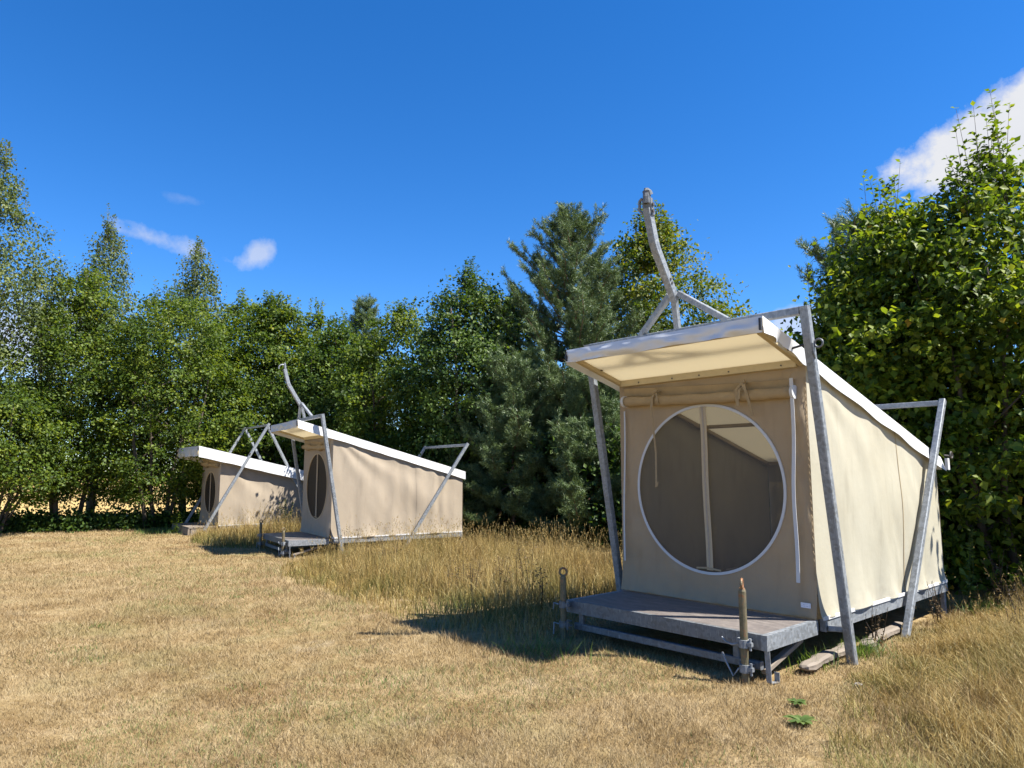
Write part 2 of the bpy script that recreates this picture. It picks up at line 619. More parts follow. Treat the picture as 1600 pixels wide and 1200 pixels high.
    def build(s, name, mat, parent=None, label=None, smooth=False):
        me = bpy.data.meshes.new(name)
        me.from_pydata(s.v, [], s.f)
        me.materials.append(mat)
        if smooth:
            me.polygons.foreach_set('use_smooth', [True] * len(me.polygons))
        me.validate()
        me.update()
        return link(name, me, parent, label)


def np_mesh(name, verts, faces, mat, tint=None, hgt=None, smooth=False):
    """faces: (n,k) int array, all faces with k corners"""
    me = bpy.data.meshes.new(name)
    n, k = faces.shape
    me.vertices.add(len(verts))
    me.vertices.foreach_set('co', np.ascontiguousarray(verts, np.float32).ravel())
    me.loops.add(n * k)
    me.loops.foreach_set('vertex_index', np.ascontiguousarray(faces, np.int32).ravel())
    me.polygons.add(n)
    me.polygons.foreach_set('loop_start', np.arange(0, n * k, k, dtype=np.int32))
    me.polygons.foreach_set('loop_total', np.full(n, k, np.int32))
    if smooth:
        me.polygons.foreach_set('use_smooth', np.ones(n, bool))
    for nm, ar in (('tint', tint), ('hgt', hgt)):
        if ar is not None:
            at = me.attributes.new(nm, 'FLOAT', 'POINT')
            at.data.foreach_set('value', np.ascontiguousarray(ar, np.float32))
    me.materials.append(mat)
    me.update(calc_edges=True)
    return me


def grid_mesh(mb, nu, nv, fn):
    vs = [fn(i / nu, j / nv) for j in range(nv + 1) for i in range(nu + 1)]
    fs = [(j * (nu + 1) + i, j * (nu + 1) + i + 1, (j + 1) * (nu + 1) + i + 1, (j + 1) * (nu + 1) + i) for j in range(nv) for i in range(nu)]
    return mb.add(vs, fs)


def nz3(x, y, z):
    return mnoise.noise(Vector((x, y, z)))


def gz(x, y):
    """ground height"""
    t = np.clip((np.asarray(y, float) - 8.5) / 5.0, 0, 1)
    return -0.15 * t * t * (3 - 2 * t)


# ------------------------------------------------------------------ ground
def build_ground():
    xs = np.concatenate([[-1500, -500, -160, -70, -40], np.arange(-26, 20.01, 0.4), [30, 60, 150, 500, 1500]])
    ys = np.concatenate([[-600, -150, -40, -10], np.arange(-2, 30.01, 0.4), [36, 50, 90, 250, 900, 2500]])
    X, Y = np.meshgrid(xs, ys)
    Z = gz(X, Y)
    near = (np.abs(X) < 30) & (Y > -5) & (Y < 31)
    bum = np.array([[mnoise.noise(Vector((x * 0.7, y * 0.7, 3.1))) * 0.018 + mnoise.noise(Vector((x * 2.1, y * 2.1, 8.1))) * 0.008 for x in xs] for y in ys])
    Z = Z + np.where(near, bum, 0) - 0.012
    V = np.stack([X, Y, Z], -1).reshape(-1, 3)
    nx = len(xs)
    i, j = np.meshgrid(np.arange(nx - 1), np.arange(len(ys) - 1))
    a = (j * nx + i).ravel()
    Fc = np.stack([a, a + 1, a + nx + 1, a + nx], 1)
    o = link('ground', np_mesh('ground', V, Fc, M['lawn'], smooth=True))
    tag(o, 'mown lawn scorched to straw colour with faint green patches', None, None, 'structure')
    # ripe field behind the hedge
    mb = MB()
    mb.add([(-400, 30.5, -0.135), (-14, 30.5, -0.135), (-2.0, 27.5, -0.135), (9.5, 16.5, -0.135), (14, 11.0, -0.135), (400, 10.0, -0.135), (900, 700, -0.135), (-900, 700, -0.135)], [(0, 1, 2, 3, 4, 5, 6, 7)])
    mb.add([(-900, 30.4, -0.135), (-17.5, 23.5, -0.135), (-14.1, 30.4, -0.135)], [(0, 1, 2)])
    o = mb.build('field', M['field'])
    tag(o, 'ripe golden field glimpsed under the trees beyond the hedge', None, None, 'structure')


build_ground()

# ------------------------------------------------------------------ tents
W2, LEN, ZF = 1.059, 3.217, 0.354
A_Y, A_Z = -0.80, 2.876           # front edge of the roof
ROOF_S = 0.268                    # roof slope


def roof_z(y, ay=A_Y, az=A_Z, s=ROOF_S):
    return az - (y - ay) * s


def side_wall(parent, sgn, mat, seed, P, rip=1.0):
    w, L, zf = P['w'], P['L'], P['zf']

    def fn(u, v):
        y = u * L
        zt = roof_z(y, P['ay'], P['az'], P['s']) - 0.05
        z = zf + 0.012 + v * (zt - zf - 0.012)
        edge = min(1, 6 * u) * min(1, 6 * (1 - u))
        d = 0.028 * math.sin(math.pi * v) * edge
        low = math.exp(-v * 7)
        d += 1.7 * rip * low * edge * (0.030 * nz3(y * 3.2, v * 3, seed) + 0.02 * math.sin(y * 9 + 3 * nz3(y, v, seed + 2)))
        d += rip * edge * 0.016 * nz3(y * 1.3 + v * 1.5, v * 2.6 - y * 0.6, seed + 5)
        d += rip * edge * 0.007 * nz3(y * 5 + v * 4, v * 3.0, seed + 9)
        d += P.get('vert', 0) * edge * (0.010 * math.sin(y * 19 + 2.5 * nz3(y * 2, v, seed + 1)) * (0.25 + 0.75 * u))
        # fan of drag folds from the upper front corner
        rr = math.hypot(u, 1 - v) + 1e-3
        ang = math.atan2(1 - v, u)
        d += P.get('fan', 0) * 0.03 * math.exp(-rr * 1.8) * min(1, rr * 8) * math.sin(ang * 13 + 2 * nz3(rr * 2, 0, seed)) * edge
        d += 0.030 * math.exp(-v * 22)
        return (sgn * (w + d), y, z)
    mb = grid_mesh(MB(), 84, 56, fn)
    o = mb.build('side_wall', mat, parent, smooth=True)
    for u0 in (0.62,):
        sv, sf = [], []
        for i in range(57):
            for du in (-0.0022, 0.0022):
                a = fn(u0 + du + 0.004 * math.sin(i * 0.1), i / 56)
                sv.append((a[0] + sgn * 0.004, a[1], a[2]))
        for i in range(56):
            sf.append((2 * i, 2 * i + 1, 2 * i + 3, 2 * i + 2))
        MB().add(sv, sf).build('seam', M['tie'] if P['kind'] == 1 else mat, o)
    return o


def front_wall(parent, mat, seed, P):
    w, zf = P['w'], P['zf']
    zt = roof_z(0, P['ay'], P['az'], P['s']) - 0.06
    cz, rad = P['cz'], P['rad']
    nseg, nr = 144, 18
    vs, fs = [], []

    def bound(a):
        c, s = math.cos(a), math.sin(a)
        t = 1e9
        if abs(c) > 1e-6:
            t = min(t, w / abs(c))
        if s > 1e-6:
            t = min(t, (zt - cz) / s)
        if s < -1e-6:
            t = min(t, (zf + 0.012 - cz) / s)
        return t
    # directions include the four corners
    angs = sorted([2 * math.pi * i / nseg for i in range(nseg)] + [math.atan2(zz, xx) % (2 * math.pi) for xx in (-w, w) for zz in (zt - cz, zf + 0.012 - cz)])
    n = len(angs)
    for a in angs:
        b = bound(a)
        for k in range(nr + 1):
            t = rad + (b - rad) * k / nr
            x, z = math.cos(a) * t, cz + math.sin(a) * t
            q = min(1.0, k / 4)
            e = 1.0 if k < nr else 0.0
            h = z - zf
            d = q * e * (0.020 * nz3(x * 2.4, z * 2.0, seed) + 0.016 * nz3(x * 6 + z, z * 2.2 - x, seed + 3) + 0.006 * nz3(x * 13 - z * 3, z * 9, seed + 4))
            d -= 0.05 * math.exp(-h * 9) + 0.012 * q * e * math.exp(-h * 5) * math.sin(x * 17 + 3 * nz3(x, z, seed))
            # pulled folds along the laced right hand edge
            if x > 0.86:
                d -= e * min(1, (x - 0.86) / 0.08) * min(1, (w - x) / 0.05) * (0.020 + 0.040 * abs(nz3(x * 5, z * 4.5 - x * 6, seed)) + 0.012 * math.sin(z * 8 + x * 22))
            vs.append((x, d, z))
    for i in range(n):
        i2 = (i + 1) % n
        for k in range(nr):
            fs.append((i * (nr + 1) + k, i * (nr + 1) + k + 1, i2 * (nr + 1) + k + 1, i2 * (nr + 1) + k))
    o = MB().add(vs, fs).build('front_wall', mat, parent, smooth=True)
    # flat trim ring
    vs, fs = [], []
    for i in range(nseg):
        a = 2 * math.pi * i / nseg
        for t, y in ((rad - 0.012, -0.004), (rad - 0.010, -0.012), (rad + 0.014, -0.012), (rad + 0.016, -0.002)):
            vs.append((math.cos(a) * t, y, cz + math.sin(a) * t))
    for i in range(nseg):
        j = (i + 1) % nseg
        for k in range(3):
            fs.append((i * 4 + k, j * 4 + k, j * 4 + k + 1, i * 4 + k + 1))
    MB().add(vs, fs).build('trim_ring', M['white'] if P['kind'] == 1 else M['zip'], o)
    # insect mesh
    vs = [(0, 0.012, cz)]
    for r_ in (0.4, 0.8, 1.0):
        for i in range(72):
            a = 2 * math.pi * i / 72
            vs.append((math.cos(a) * rad * r_, 0.012 - 0.0 * r_, cz + math.sin(a) * rad * r_))
    fs = [(0, 1 + i, 1 + (i + 1) % 72) for i in range(72)]
    for k in range(2):
        for i in range(72):
            j = (i + 1) % 72
            fs.append((1 + k * 72 + i, 1 + (k + 1) * 72 + i, 1 + (k + 1) * 72 + j, 1 + k * 72 + j))
    MB().add(vs, fs).build('mesh_screen', M['mesh' if P['kind'] == 1 else 'mesh_dark_interior'], o)
    # zip in the middle of the screen
    zb = cz - rad + 0.03
    zp = MB()
    zp.ribbon([(-0.006 + 0.024 * t + 0.004 * math.sin(t * 9), -0.006, cz + rad - 0.01 - t * (2 * rad - 0.04)) for t in np.linspace(0, 1, 14)], 0.068, (1, 0, 0), 0.008)
    z_o = zp.build('zip_tape', M['zip'], o)
    zt_ = MB()
    zt_.ribbon([(-0.006 + 0.024 * t + 0.004 * math.sin(t * 9), -0.013, cz + rad - 0.01 - t * (2 * rad - 0.04)) for t in np.linspace(0, 1, 14)], 0.014, (1, 0, 0), 0.006)
    zt_.build('zip_teeth', M['zipd'], o)
    zf_ = MB()
    zf_.ribbon([(-0.13, -0.008, zb + 0.010), (0.0, -0.014, zb + 0.020), (0.14, -0.008, zb + 0.006)], 0.018, (0, 0.2, 1), 0.008)
    zf_.build('zip_foot_tape', M['tie'], o)
    return o


def roof(parent, P, seed):
    """white tarpaulin over the sloping roof with hanging valances"""
    hw, ay, az, s, L = P['rw'], P['ay'], P['az'], P['s'], P['L'] + P['rover']
    val = P['val']

    def top(u, v):
        x = -hw + 2 * hw * u
        y = ay + (L - ay) * v
        sag = -0.012 * math.sin(math.pi * u) + 0.004 * nz3(x * 3, y * 3, seed)
        return (x, y, roof_z(y, ay, az, s) + sag)
    mb = grid_mesh(MB(), 24, 40, top)
    o = mb.build('roof_sheet', M['tarp'], parent, smooth=True)
    mb = MB()
    for sg in (-1, 1):
        def side(u, v):
            y = ay + (L - ay) * u
            wav = 0.010 * math.sin(y * 7 + sg) * v + 0.012 * nz3(y * 2.3, v, seed + sg) * v
            drop = val * (1 - 0.10 * nz3(y * 1.7, 0, seed + 7 * sg))
            tuck = 0.0
            if P['kind'] == 1 and sg == 1 and y < 0.02:       # folded in where the bungee pulls it
                q = max(0.0, 1 - abs(y + 0.42) / 0.36)
                tuck = -0.05 * v * q
                drop *= 1 - 0.45 * q
                wav += 0.02 * math.sin(y * 17) * v
            curl = 0.0
            if P['kind'] == 1 and sg == 1 and y > L - 0.25:
                curl = 0.05 * v * (y - L + 0.25) / 0.25
                drop *= 1 + 0.15 * (y - L + 0.25) / 0.25
            return (sg * (hw + 0.012 * v + wav + tuck) + curl, y, roof_z(y, ay, az, s) - drop * v + 0.0)
        grid_mesh(mb, 70, 5, side)
    mb.build('side_valance', M['hem'], o, smooth=True)
    mb = MB()

    def front(u, v):
        x = -hw + 2 * hw * u
        pk = 0.045 * nz3(x * 2.6, v * 1.2, seed + 20) * v + 0.034 * nz3(x * 6, v * 2.5, seed + 21) * (0.2 + v)
        return (x, ay - 0.006 - pk - 0.015 * math.sin(math.pi * v), az - val * 0.92 * v * (1 + 0.10 * nz3(x * 2.1, 1, seed)))
    grid_mesh(mb, 60, 8, front)
    mb.build('front_valance', M['hem'], o, smooth=True)
    mb = MB()

    def rear(u, v):
        x = -hw + 2 * hw * u
        return (x, L + 0.01 * v, roof_z(L, ay, az, s) - val * v)
    grid_mesh(mb, 20, 3, rear)
    mb.build('rear_valance', M['hem'], o, smooth=True)
    def lin(u, v):
        x = (-hw + 0.10) + 2 * (hw - 0.10) * u
        y = ay + 0.08 + (P['L'] - 0.03 - ay - 0.08) * v
        return (x, y, roof_z(y, ay, az, s) - 0.070)
    grid_mesh(MB(), 12, 20, lin).build('roof_liner', M['liner'], o, smooth=True)
    # cream painted roof frame under the sheet
    t = 0.055
    hb = hw - 0.075

    def rz(y):
        return roof_z(y, ay, az, s) - 0.012 - 0.062
    b = MB().bar([(-hb, ay + 0.05, rz(ay + 0.05)), (hb, ay + 0.05, rz(ay + 0.05))], 0.06, 0.07)
    b.build('roof_beam', M['beam'], parent)
    for sg in (-1, 1):
        MB().bar([(sg * hb, ay + 0.085, rz(ay + 0.085)), (sg * hb, P['L'] - 0.02, rz(P['L'] - 0.02))], 0.05, 0.075).build('roof_beam', M['beam'], parent)
    fb = MB().bar([(-hb + 0.028, -0.035, rz(0) - 0.005), (hb - 0.028, -0.035, rz(0) - 0.005)], 0.04, 0.085).build('roof_beam', M['beam'], parent)
    for y in (1.55, P['L'] - 0.06):
        MB().bar([(-hb + 0.028, y, rz(y)), (hb - 0.028, y, rz(y))], 0.05, 0.06).build('roof_beam', M['beam'], parent)
    for sg in (-1, 1):
        MB().box((sg * (hw - 0.012), ay - 0.018, az - 0.07), (0.020, 0.03, 0.10)).build('corner_fold_shade', M['cord_and_shade'], o)  # dark box painting the shade inside the valance corner fold
    if P['kind'] == 1:
        for x in (-0.75, -0.32, 0.0, 0.33, 0.86):
            MB().tube([(x, -0.053, rz(0) - 0.02), (x, -0.062, rz(0) - 0.02)], 0.008, 8).build('bolt', M['bolt'], fb)
        MB().tube([(-hb + 0.026, ay + 0.42, rz(ay + 0.42) + 0.01), (-hb + 0.05, ay + 0.42, rz(ay + 0.42) + 0.01)], 0.014, 8).build('bolt', M['bolt'], fb)
    return o


def jack(parent, x, y, z0, z1, zc, lever, ax):
    """tubular prop with an eye on top, held by two clamps"""
    st = z1 - 0.10
    k = MB().tube([(x, y, z0), (x, y, st), (x, y, z1 - 0.075)], [0.030, 0.030, 0.022], 14).build('support_jack', M['rust'], parent, smooth=False)
    MB().ring((x, y, z1 - 0.045), 0.036, 0.011, ax, (0, 0, 1), 18, 8).build('eye_ring', M['rust'], k)
    for q, z in enumerate(zc):
        c = MB()
        c.tube([(x, y, z - 0.03), (x, y, z + 0.03)], 0.043, 14)
        c.box((x - 0.02, y + 0.055, z + 0.022), (0.11, 0.06, 0.010))
        c.box((x - 0.02, y + 0.055, z - 0.022), (0.11, 0.06, 0.010))
        c.tube([(x + 0.055, y - 0.005, z - 0.045), (x + 0.055, y - 0.005, z + 0.045)], 0.010, 8)
        c.box((x + 0.055, y - 0.005, z), (0.034, 0.030, 0.03))
        c.build('clamp', M['galv'] if lever else M['galv_dull'], k)
        h = MB()
        if lever:
            h.tube([(x - 0.035, y - 0.03, z), (x - 0.075, y - 0.05, z - 0.012 - 0.05 * q), (x - 0.13, y - 0.05, z + 0.0 + 0.03 * q), (x - 0.165, y - 0.05, z + 0.03 + 0.07 * q)], 0.008, 8)
        else:
            h.tube([(x - 0.035, y - 0.03, z), (x - 0.08, y - 0.05, z + 0.01), (x - 0.09, y - 0.05, z - 0.05 - 0.05 * q)], 0.008, 8)
        h.build('clamp_lever', M['galv'], k)
    return k


def make_tent(P, name, label, loc, rotz):
    T = thing(name, label, 'tent', loc, rotz, 'canvas tents on galvanised frames')
    w, L, zf, kind = P['w'], P['L'], P['zf'], P['kind']
    mat_side, mat_front = P['mats']
    # chassis under the tent
    g = M['galv']
    for sg in (-1, 1):
        MB().box((sg * (w + 0.004), L / 2 + 0.03, zf - 0.052), (0.05, L - 0.06, 0.104)).build('base_rail', g, T)
        MB().box((sg * (w + 0.034), L / 2, zf + 0.012), (0.012, L - 0.04, 0.030)).build('canvas_rail', M['white'], T)
    MB().box((0, L - 0.03, zf - 0.052), (2 * w - 0.06, 0.05, 0.10)).build('base_rail', g, T)
    MB().box((0, 0.03, zf - 0.053), (2 * w - 0.06, 0.05, 0.098)).build('base_rail', M['galv_dull'], T)
    MB().box((0, L / 2, zf - 0.02), (2 * w - 0.06, L - 0.12, 0.024)).build('tent_floor', M['deck'], T)
    for sg in (-1, 1):
        MB().bar([(sg * w * 0.98, L - 0.02, zf - 0.11), (sg * w * 0.98, L - 0.02, -0.02)], 0.05, 0.05, (0, 1, 0)).build('corner_foot', g, T)
        MB().bar([(sg * 0.5, 0.3, zf - 0.11), (sg * 0.5, 0.3, -0.03)], 0.05, 0.05, (0, 1, 0)).build('corner_foot', M['galv_dull'], T)
    # canvas
    side_wall(T, 1, mat_side, P['seed'], P, P['rip'])
    side_wall(T, -1, mat_side, P['seed'] + 40, P, P['rip'])
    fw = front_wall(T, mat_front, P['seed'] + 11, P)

    def back(u, v):
        zt = roof_z(L, P['ay'], P['az'], P['s']) - 0.05
        return (-w + 2 * w * u, L + 0.02 * math.sin(math.pi * v), zf + v * (zt - zf))
    grid_mesh(MB(), 20, 12, back).build('back_wall', mat_side, T, smooth=True)
    roof(T, P, P['seed'] + 60)
    # door flap rolled up over the opening
    zr = P['rollz']
    rp = [(-0.925 + 1.88 * t, -0.062, zr + 0.045 - 0.055 * t - 0.014 * math.sin(math.pi * t)) for t in np.linspace(0, 1, 26)]
    rr = [0.052 + 0.004 * math.sin(i * 1.3) + P['rollw'] * nz3(i * 0.5, 0, P['seed']) for i in range(26)]
    roll = MB().tube(rp, rr, 16).build('door_roll', M['roll' if kind == 1 else 'tie'], T, smooth=True)
    bat = [(-0.97 + 1.94 * t, -0.022, zr + 0.155 - 0.085 * t - 0.01 * math.sin(math.pi * t)) for t in np.linspace(0, 1, 12)]
    MB().ribbon(bat, 0.085, (0, -0.25, 1), 0.014).build('door_flap_fold', M['roll' if kind == 1 else 'tie'], T)
    if kind == 1:
        for e, d in ((rp[0], -1), (rp[-1], 1)):
            MB().tube([(e[0], e[1], e[2]), (e[0] + d * 0.028, e[1], e[2])], 0.062, 18).build('end_cap', M['white'], roll)
        for xx, ln, spread in ((-0.50, 0.86, 0.0), (0.50, 0.22, 1.0)):
            t1 = MB()
            zt = zr + 0.03
            t1.ribbon([(xx, -0.03, zt + 0.09), (xx - 0.012, -0.09, zt + 0.075), (xx - 0.02, -0.135, zt + 0.02), (xx - 0.03, -0.13, zt - 0.07)], 0.026, (1, 0, 0.3), 0.005)
            t1.ribbon([(xx + 0.01, -0.09, zt + 0.085), (xx + 0.03, -0.13, zt + 0.06), (xx + 0.045, -0.135, zt - 0.02), (xx + 0.03, -0.10, zt - 0.05)], 0.022, (1, 0, -0.4), 0.005)
            t1.tube([(xx - 0.025, -0.095, zt + 0.085), (xx + 0.022, -0.10, zt + 0.10)], 0.017, 8)
            t1.build('roll_tie', M['tie'], roll)
            t2 = MB()
            if not spread:
                t2.ribbon([(xx - 0.02, -0.12, zt + 0.05), (xx - 0.045, -0.125, zt - 0.06), (xx - 0.05, -0.09, zt - 0.25), (xx - 0.052, -0.05, zt - 0.55), (xx - 0.06, -0.045, zt - ln)], 0.020, (1, 0, 0.05), 0.005)
                t2.ribbon([(xx - 0.045, -0.05, zt - ln + 0.01), (xx - 0.06, -0.045, zt - ln - 0.04)], 0.034, (1, 0, 0.3), 0.006)
            else:
                t2.ribbon([(xx, -0.12, zt + 0.08), (xx - 0.055, -0.135, zt + 0.02), (xx - 0.06, -0.10, zt - 0.13)], 0.034, (1, 0, 0.2), 0.006)
                t2.ribbon([(xx, -0.12, zt + 0.08), (xx + 0.045, -0.135, zt + 0.0), (xx + 0.06, -0.09, zt - 0.15), (xx + 0.062, -0.06, zt - 0.23)], 0.030, (1, 0, -0.2), 0.006)
            t2.build('tie_end', M['tie'], roll)
        # white closing straps down each side of the door
        MB().ribbon([(-0.972 - 0.028 * t + 0.006 * math.sin(t * 7), -0.030 - 0.012 * t, 2.27 - 1.60 * t) for t in np.linspace(0, 1, 14)], 0.018, (1, 0, 0), 0.005).build('door_strap', M['white'], T)
        MB().ribbon([(0.962 - 0.032 * t + 0.008 * math.sin(t * 8), -0.085 - 0.005 * math.sin(t * 14), 2.44 - 1.78 * t) for t in np.linspace(0, 1, 18)], 0.032, (1, 0, 0), 0.005).build('door_strap', M['white'], T)
        MB().box((0.985, -0.072, 0.475), (0.085, 0.004, 0.042)).build('care_label', M['tag'], fw)
        # lacing along the corner
        lc = MB()
        lc.tube([(w - 0.006 + 0.006 * (-1) ** i, -0.016, 2.45 - i * 0.031) for i in range(58)], 0.003, 5)
        lc.build('lacing_cord', M['tie'], fw)
    # deck in front
    if kind in (1, 2):
        D = P['D']
        dk = thing_part('deck', T)
        dw = w
        MB().box((0, -D + 0.022, zf - 0.058), (2 * dw - 0.104, 0.044, 0.115)).build('deck_frame', M['galv_dull'], T)
        for sg in (-1, 1):
            MB().box((sg * (dw - 0.026), -D / 2 - 0.012, zf - 0.058), (0.052, D - 0.024, 0.116)).build('deck_frame', g, T)
        MB().box((0, -0.028, zf - 0.058), (2 * dw - 0.104, 0.05, 0.112)).build('deck_frame', M['galv_dull'], T)
        MB().box((0, -D / 2 - 0.01, zf - 0.012), (2 * dw - 0.112, D - 0.104, 0.020)).build('deck_board', M['deck'], T)
        MB().bar([(-0.98, -D + 0.05, 0.112), (0.98, -D + 0.05, 0.112)], 0.05, 0.062).build('lower_rail', M['galv_dull'], T)
        for x in (-0.90, 0.77):
            MB().bar([(x, -D + 0.05, 0.144), (x, -D + 0.05, zf - 0.117)], 0.055, 0.04, (0, 1, 0)).build('rail_post', M['galv_dull'], T)
        MB().bar([(dw - 0.10, -D + 0.12, 0.05), (dw - 0.10, -0.15, 0.20)], 0.05, 0.04).build('under_brace', M['wood_grey'], T)
        # flat hook hanging from the corner
        MB().ribbon([(dw - 0.02, -D + 0.03, zf - 0.117), (dw - 0.015, -D + 0.035, 0.0), (dw - 0.015, -D + 0.045, -0.004), (dw + 0.0, -D + 0.12, -0.006), (dw + 0.0, -D + 0.13, 0.0), (dw + 0.0, -D + 0.13, 0.065)], 0.04, (1, 0.15, 0), 0.008).build('hanging_hook', g, T)
        jack(T, 0.905, -D - 0.07, -0.05, P['jr'], (0.285, 0.10), True, (-0.40, 0.9165, 0))
        jack(T, -1.035, -D - 0.07, -0.05, P['jl'], (0.32, 0.135), False, (0.78, 0.6258, 0))
        # lifting frames: front pair leans forward, rear pair leans back
        xl = 1.228
        fy0, fy1, fz = 0.218, -0.324, 2.976
        ry0, ry1, rz_ = 1.629, 3.302, 2.428
        for sg in (-1, 1):
            MB().bar([(sg * xl, fy0 + 0.01, -0.06), (sg * xl, fy1, fz + 0.036)], 0.074, 0.074, (0, 1, 0)).build('frame_leg', g, T)
            MB().bar([(sg * 1.16, ry0 - 0.03, -0.06), (sg * 1.16, ry1, rz_ + 0.033)], 0.068, 0.068, (0, 1, 0)).build('frame_leg', g, T)
            MB().bar([(sg * (w + 0.03), 0.09, zf - 0.075), (sg * (xl - 0.037), 0.17, zf - 0.08)], 0.06, 0.04).build('leg_bracket', g, T)
        MB().bar([(-xl + 0.037, fy1 + 0.003, fz), (xl - 0.037, fy1 + 0.003, fz)], 0.066, 0.070).build('frame_crossbar', g, T)
        MB().bar([(-1.16 + 0.034, ry1 - 0.003, rz_), (1.16 - 0.034, ry1 - 0.003, rz_)], 0.062, 0.064).build('frame_crossbar', g, T)
        # drawbar standing on the front crossbar
        pts = [(0, -0.425, 3.27), (0, -0.715, 3.72), (0, -0.745, 3.785), (0, -0.763, 3.85), (0, -0.832, 4.10)]
        db = MB().bar(pts, 0.074, 0.080, (0, 1, 0.3)).build('drawbar', g, T)
        for xb in (-0.50, -0.05, 0.50):
            MB().bar([(xb, fy1, fz + 0.03), (xb * 0.10 - 0.004, -0.432, 3.33)], 0.058, 0.058, (0, 1, 0)).build('drawbar_strut', g, T)
        if kind == 1:
            c = MB()
            c.bar([(0.0, -0.80, 4.03), (0.0, -0.822, 4.13), (0.0, -0.832, 4.19)], 0.098, 0.050, (0, 1, 0))
            c.bar([(0.01, -0.850, 4.14), (0.012, -0.856, 4.20), (0.012, -0.850, 4.245), (0.012, -0.84, 4.27)], 0.066, 0.085, (0, 1, 0), 0.36)
            c.tube([(0.012, -0.83, 4.225), (0.012, -0.85, 4.262), (0.012, -0.84, 4.285)], [0.048, 0.044, 0.020], 14)
            cp = c.build('coupling_head', M['galv_dull'], db)
            lv = MB().bar([(-0.055, -0.83, 4.06), (-0.082, -0.85, 4.10), (-0.075, -0.85, 4.185), (-0.045, -0.85, 4.205)], 0.024, 0.03, (0, 1, 0), 0.3)
            lv.build('coupling_lever', g, db)
            for z in (4.065, 4.13):
                MB().tube([(0.048, -0.815, z), (0.062, -0.815, z)], 0.016, 10).build('bolt', M['bolt'], db)
            for q in (3.42, 3.455):
                MB().tube([(0.036, -0.425 - (q - 3.27) * 0.644, q), (0.046, -0.425 - (q - 3.27) * 0.644, q)], 0.013, 8).build('bolt', M['bolt'], db)
            # bungee holding the roof edge to the leg
            MB().tube([(1.05, -0.30, 2.66), (1.19, -0.27, 2.69)], 0.010, 8).build('bungee', M['cord_and_shade'], T)
            bg_ = MB().ring((1.30, -0.25, 2.69), 0.035, 0.009, (1, 0, 0), (0, 0, 1), 16, 8)
            bg_.tube([(1.266, -0.29, 2.69), (1.267, -0.285, 2.60), (1.266, -0.26, 2.56)], 0.009, 6)
            bg_.build('bungee_ring', M['galv_dull'], T)
            rg = MB().ring((1.30, 2.97, 1.80), 0.035, 0.010, (0, 1, 0), (0, 0, 1), 16, 8)
            rg.tube([(1.255, 2.88, 1.80), (1.295, 2.94, 1.79)], 0.010, 6)
            rg.build('roof_hook', M['bolt'], T)
            MB().box((1.275, 2.90, 1.70), (0.03, 0.06, 0.13)).build('roof_bracket', M['white'], T)
        else:
            MB().ring((0.0, -0.88, 4.11), 0.085, 0.016, (0, -1, 0), (0, 0, 1), 16, 8, -0.2, 2.6).build('lifting_hook', M['galv'], db)
            c = MB().bar([(0, -0.815, 4.06), (0, -0.83, 4.15), (0, -0.84, 4.24)], 0.05, 0.05, (0, 1, 0), 0.3)
            c.build('drawbar_end', M['galv'], db)
    else:
        # older tent: wooden platform, frame as an inverted V on each side
        D = P['D']
        for i in range(6):
            y0 = -D - 0.05 + i * (D + 0.08) / 6
            MB().box((0.0, y0 + 0.06, zf - 0.02), (2 * w + 0.02, 0.122, 0.04)).build('plank', M['wood_grey'], T)
        MB().box((0, -D - 0.04, 0.05), (2 * w, 0.05, 0.26)).build('platform_fascia', M['wood_grey'], T)
        for sg in (-1, 1):
            MB().box((sg * (w - 0.03), L / 2 - D / 2 - 0.02, 0.05), (0.05, L + D - 0.06, 0.255)).build('platform_fascia', M['wood_grey'], T)
        xl = 1.19
        f0, ap, r0 = (-0.417, zf - 0.1), (1.281, 3.2), (2.95, zf - 0.1)
        for sg in (-1, 1):
            MB().bar([(sg * xl, f0[0], f0[1]), (sg * xl, ap[0] + 0.02, ap[1] + 0.04)], 0.078, 0.078, (0, 1, 0)).build('frame_leg', g, T)
            MB().bar([(sg * (xl - 0.085), r0[0], r0[1]), (sg * (xl - 0.085), ap[0] - 0.02, ap[1] + 0.02)], 0.075, 0.075, (0, 1, 0)).build('frame_leg', M['white_steel'], T)
            MB().tube([(sg * (xl + 0.036), 0.76, 2.32), (sg * (xl + 0.06), 0.76, 2.32)], 0.025, 10).build('bolt', M['bolt'], T)
        MB().bar([(-xl + 0.14, ap[0], ap[1] - 0.0), (xl - 0.14, ap[0], ap[1] - 0.0)], 0.045, 0.05).build('frame_crossbar', g, T)
    return T


def thing_part(n, p):
    return None


M['white_steel'] = galv('pale_galvanised_steel', 0.28, 0.35)
P1 = dict(w=W2, L=LEN, zf=ZF, ay=A_Y, az=A_Z, s=ROOF_S, kind=1, mats=(M['canvas_cream'], M['canvas_front_shaded']), seed=3.0, rip=1.0, rw=1.10, rover=0.06, val=0.145,
          cz=1.452, rad=0.815, rollz=2.325, rollw=0.0, D=0.886, jr=0.78, jl=0.675, fan=0.22)
P2 = dict(P1, kind=2, mats=(M['canvas_beige'], M['canvas_beige']), seed=23.0, rip=0.9, jr=0.62, jl=0.68, fan=0.65, vert=1.0, rollw=0.09, val=0.18, rad=0.74)
P3 = dict(P2, kind=3, seed=51.0, zf=0.22, ay=-0.67, az=2.519, s=0.224, L=3.2, D=0.737, rw=1.20, w=1.02, rip=1.3, vert=0.3, cz=1.16, rad=0.62, rollz=1.98, val=0.31, rover=0.2)
TENT1 = (1.908, 6.975, 0.0, 0.734)
TENT2 = (-4.473, 16.242, -0.154, R(32.921))
TENT3 = (-9.15, 21.51, -0.15, 0.65)
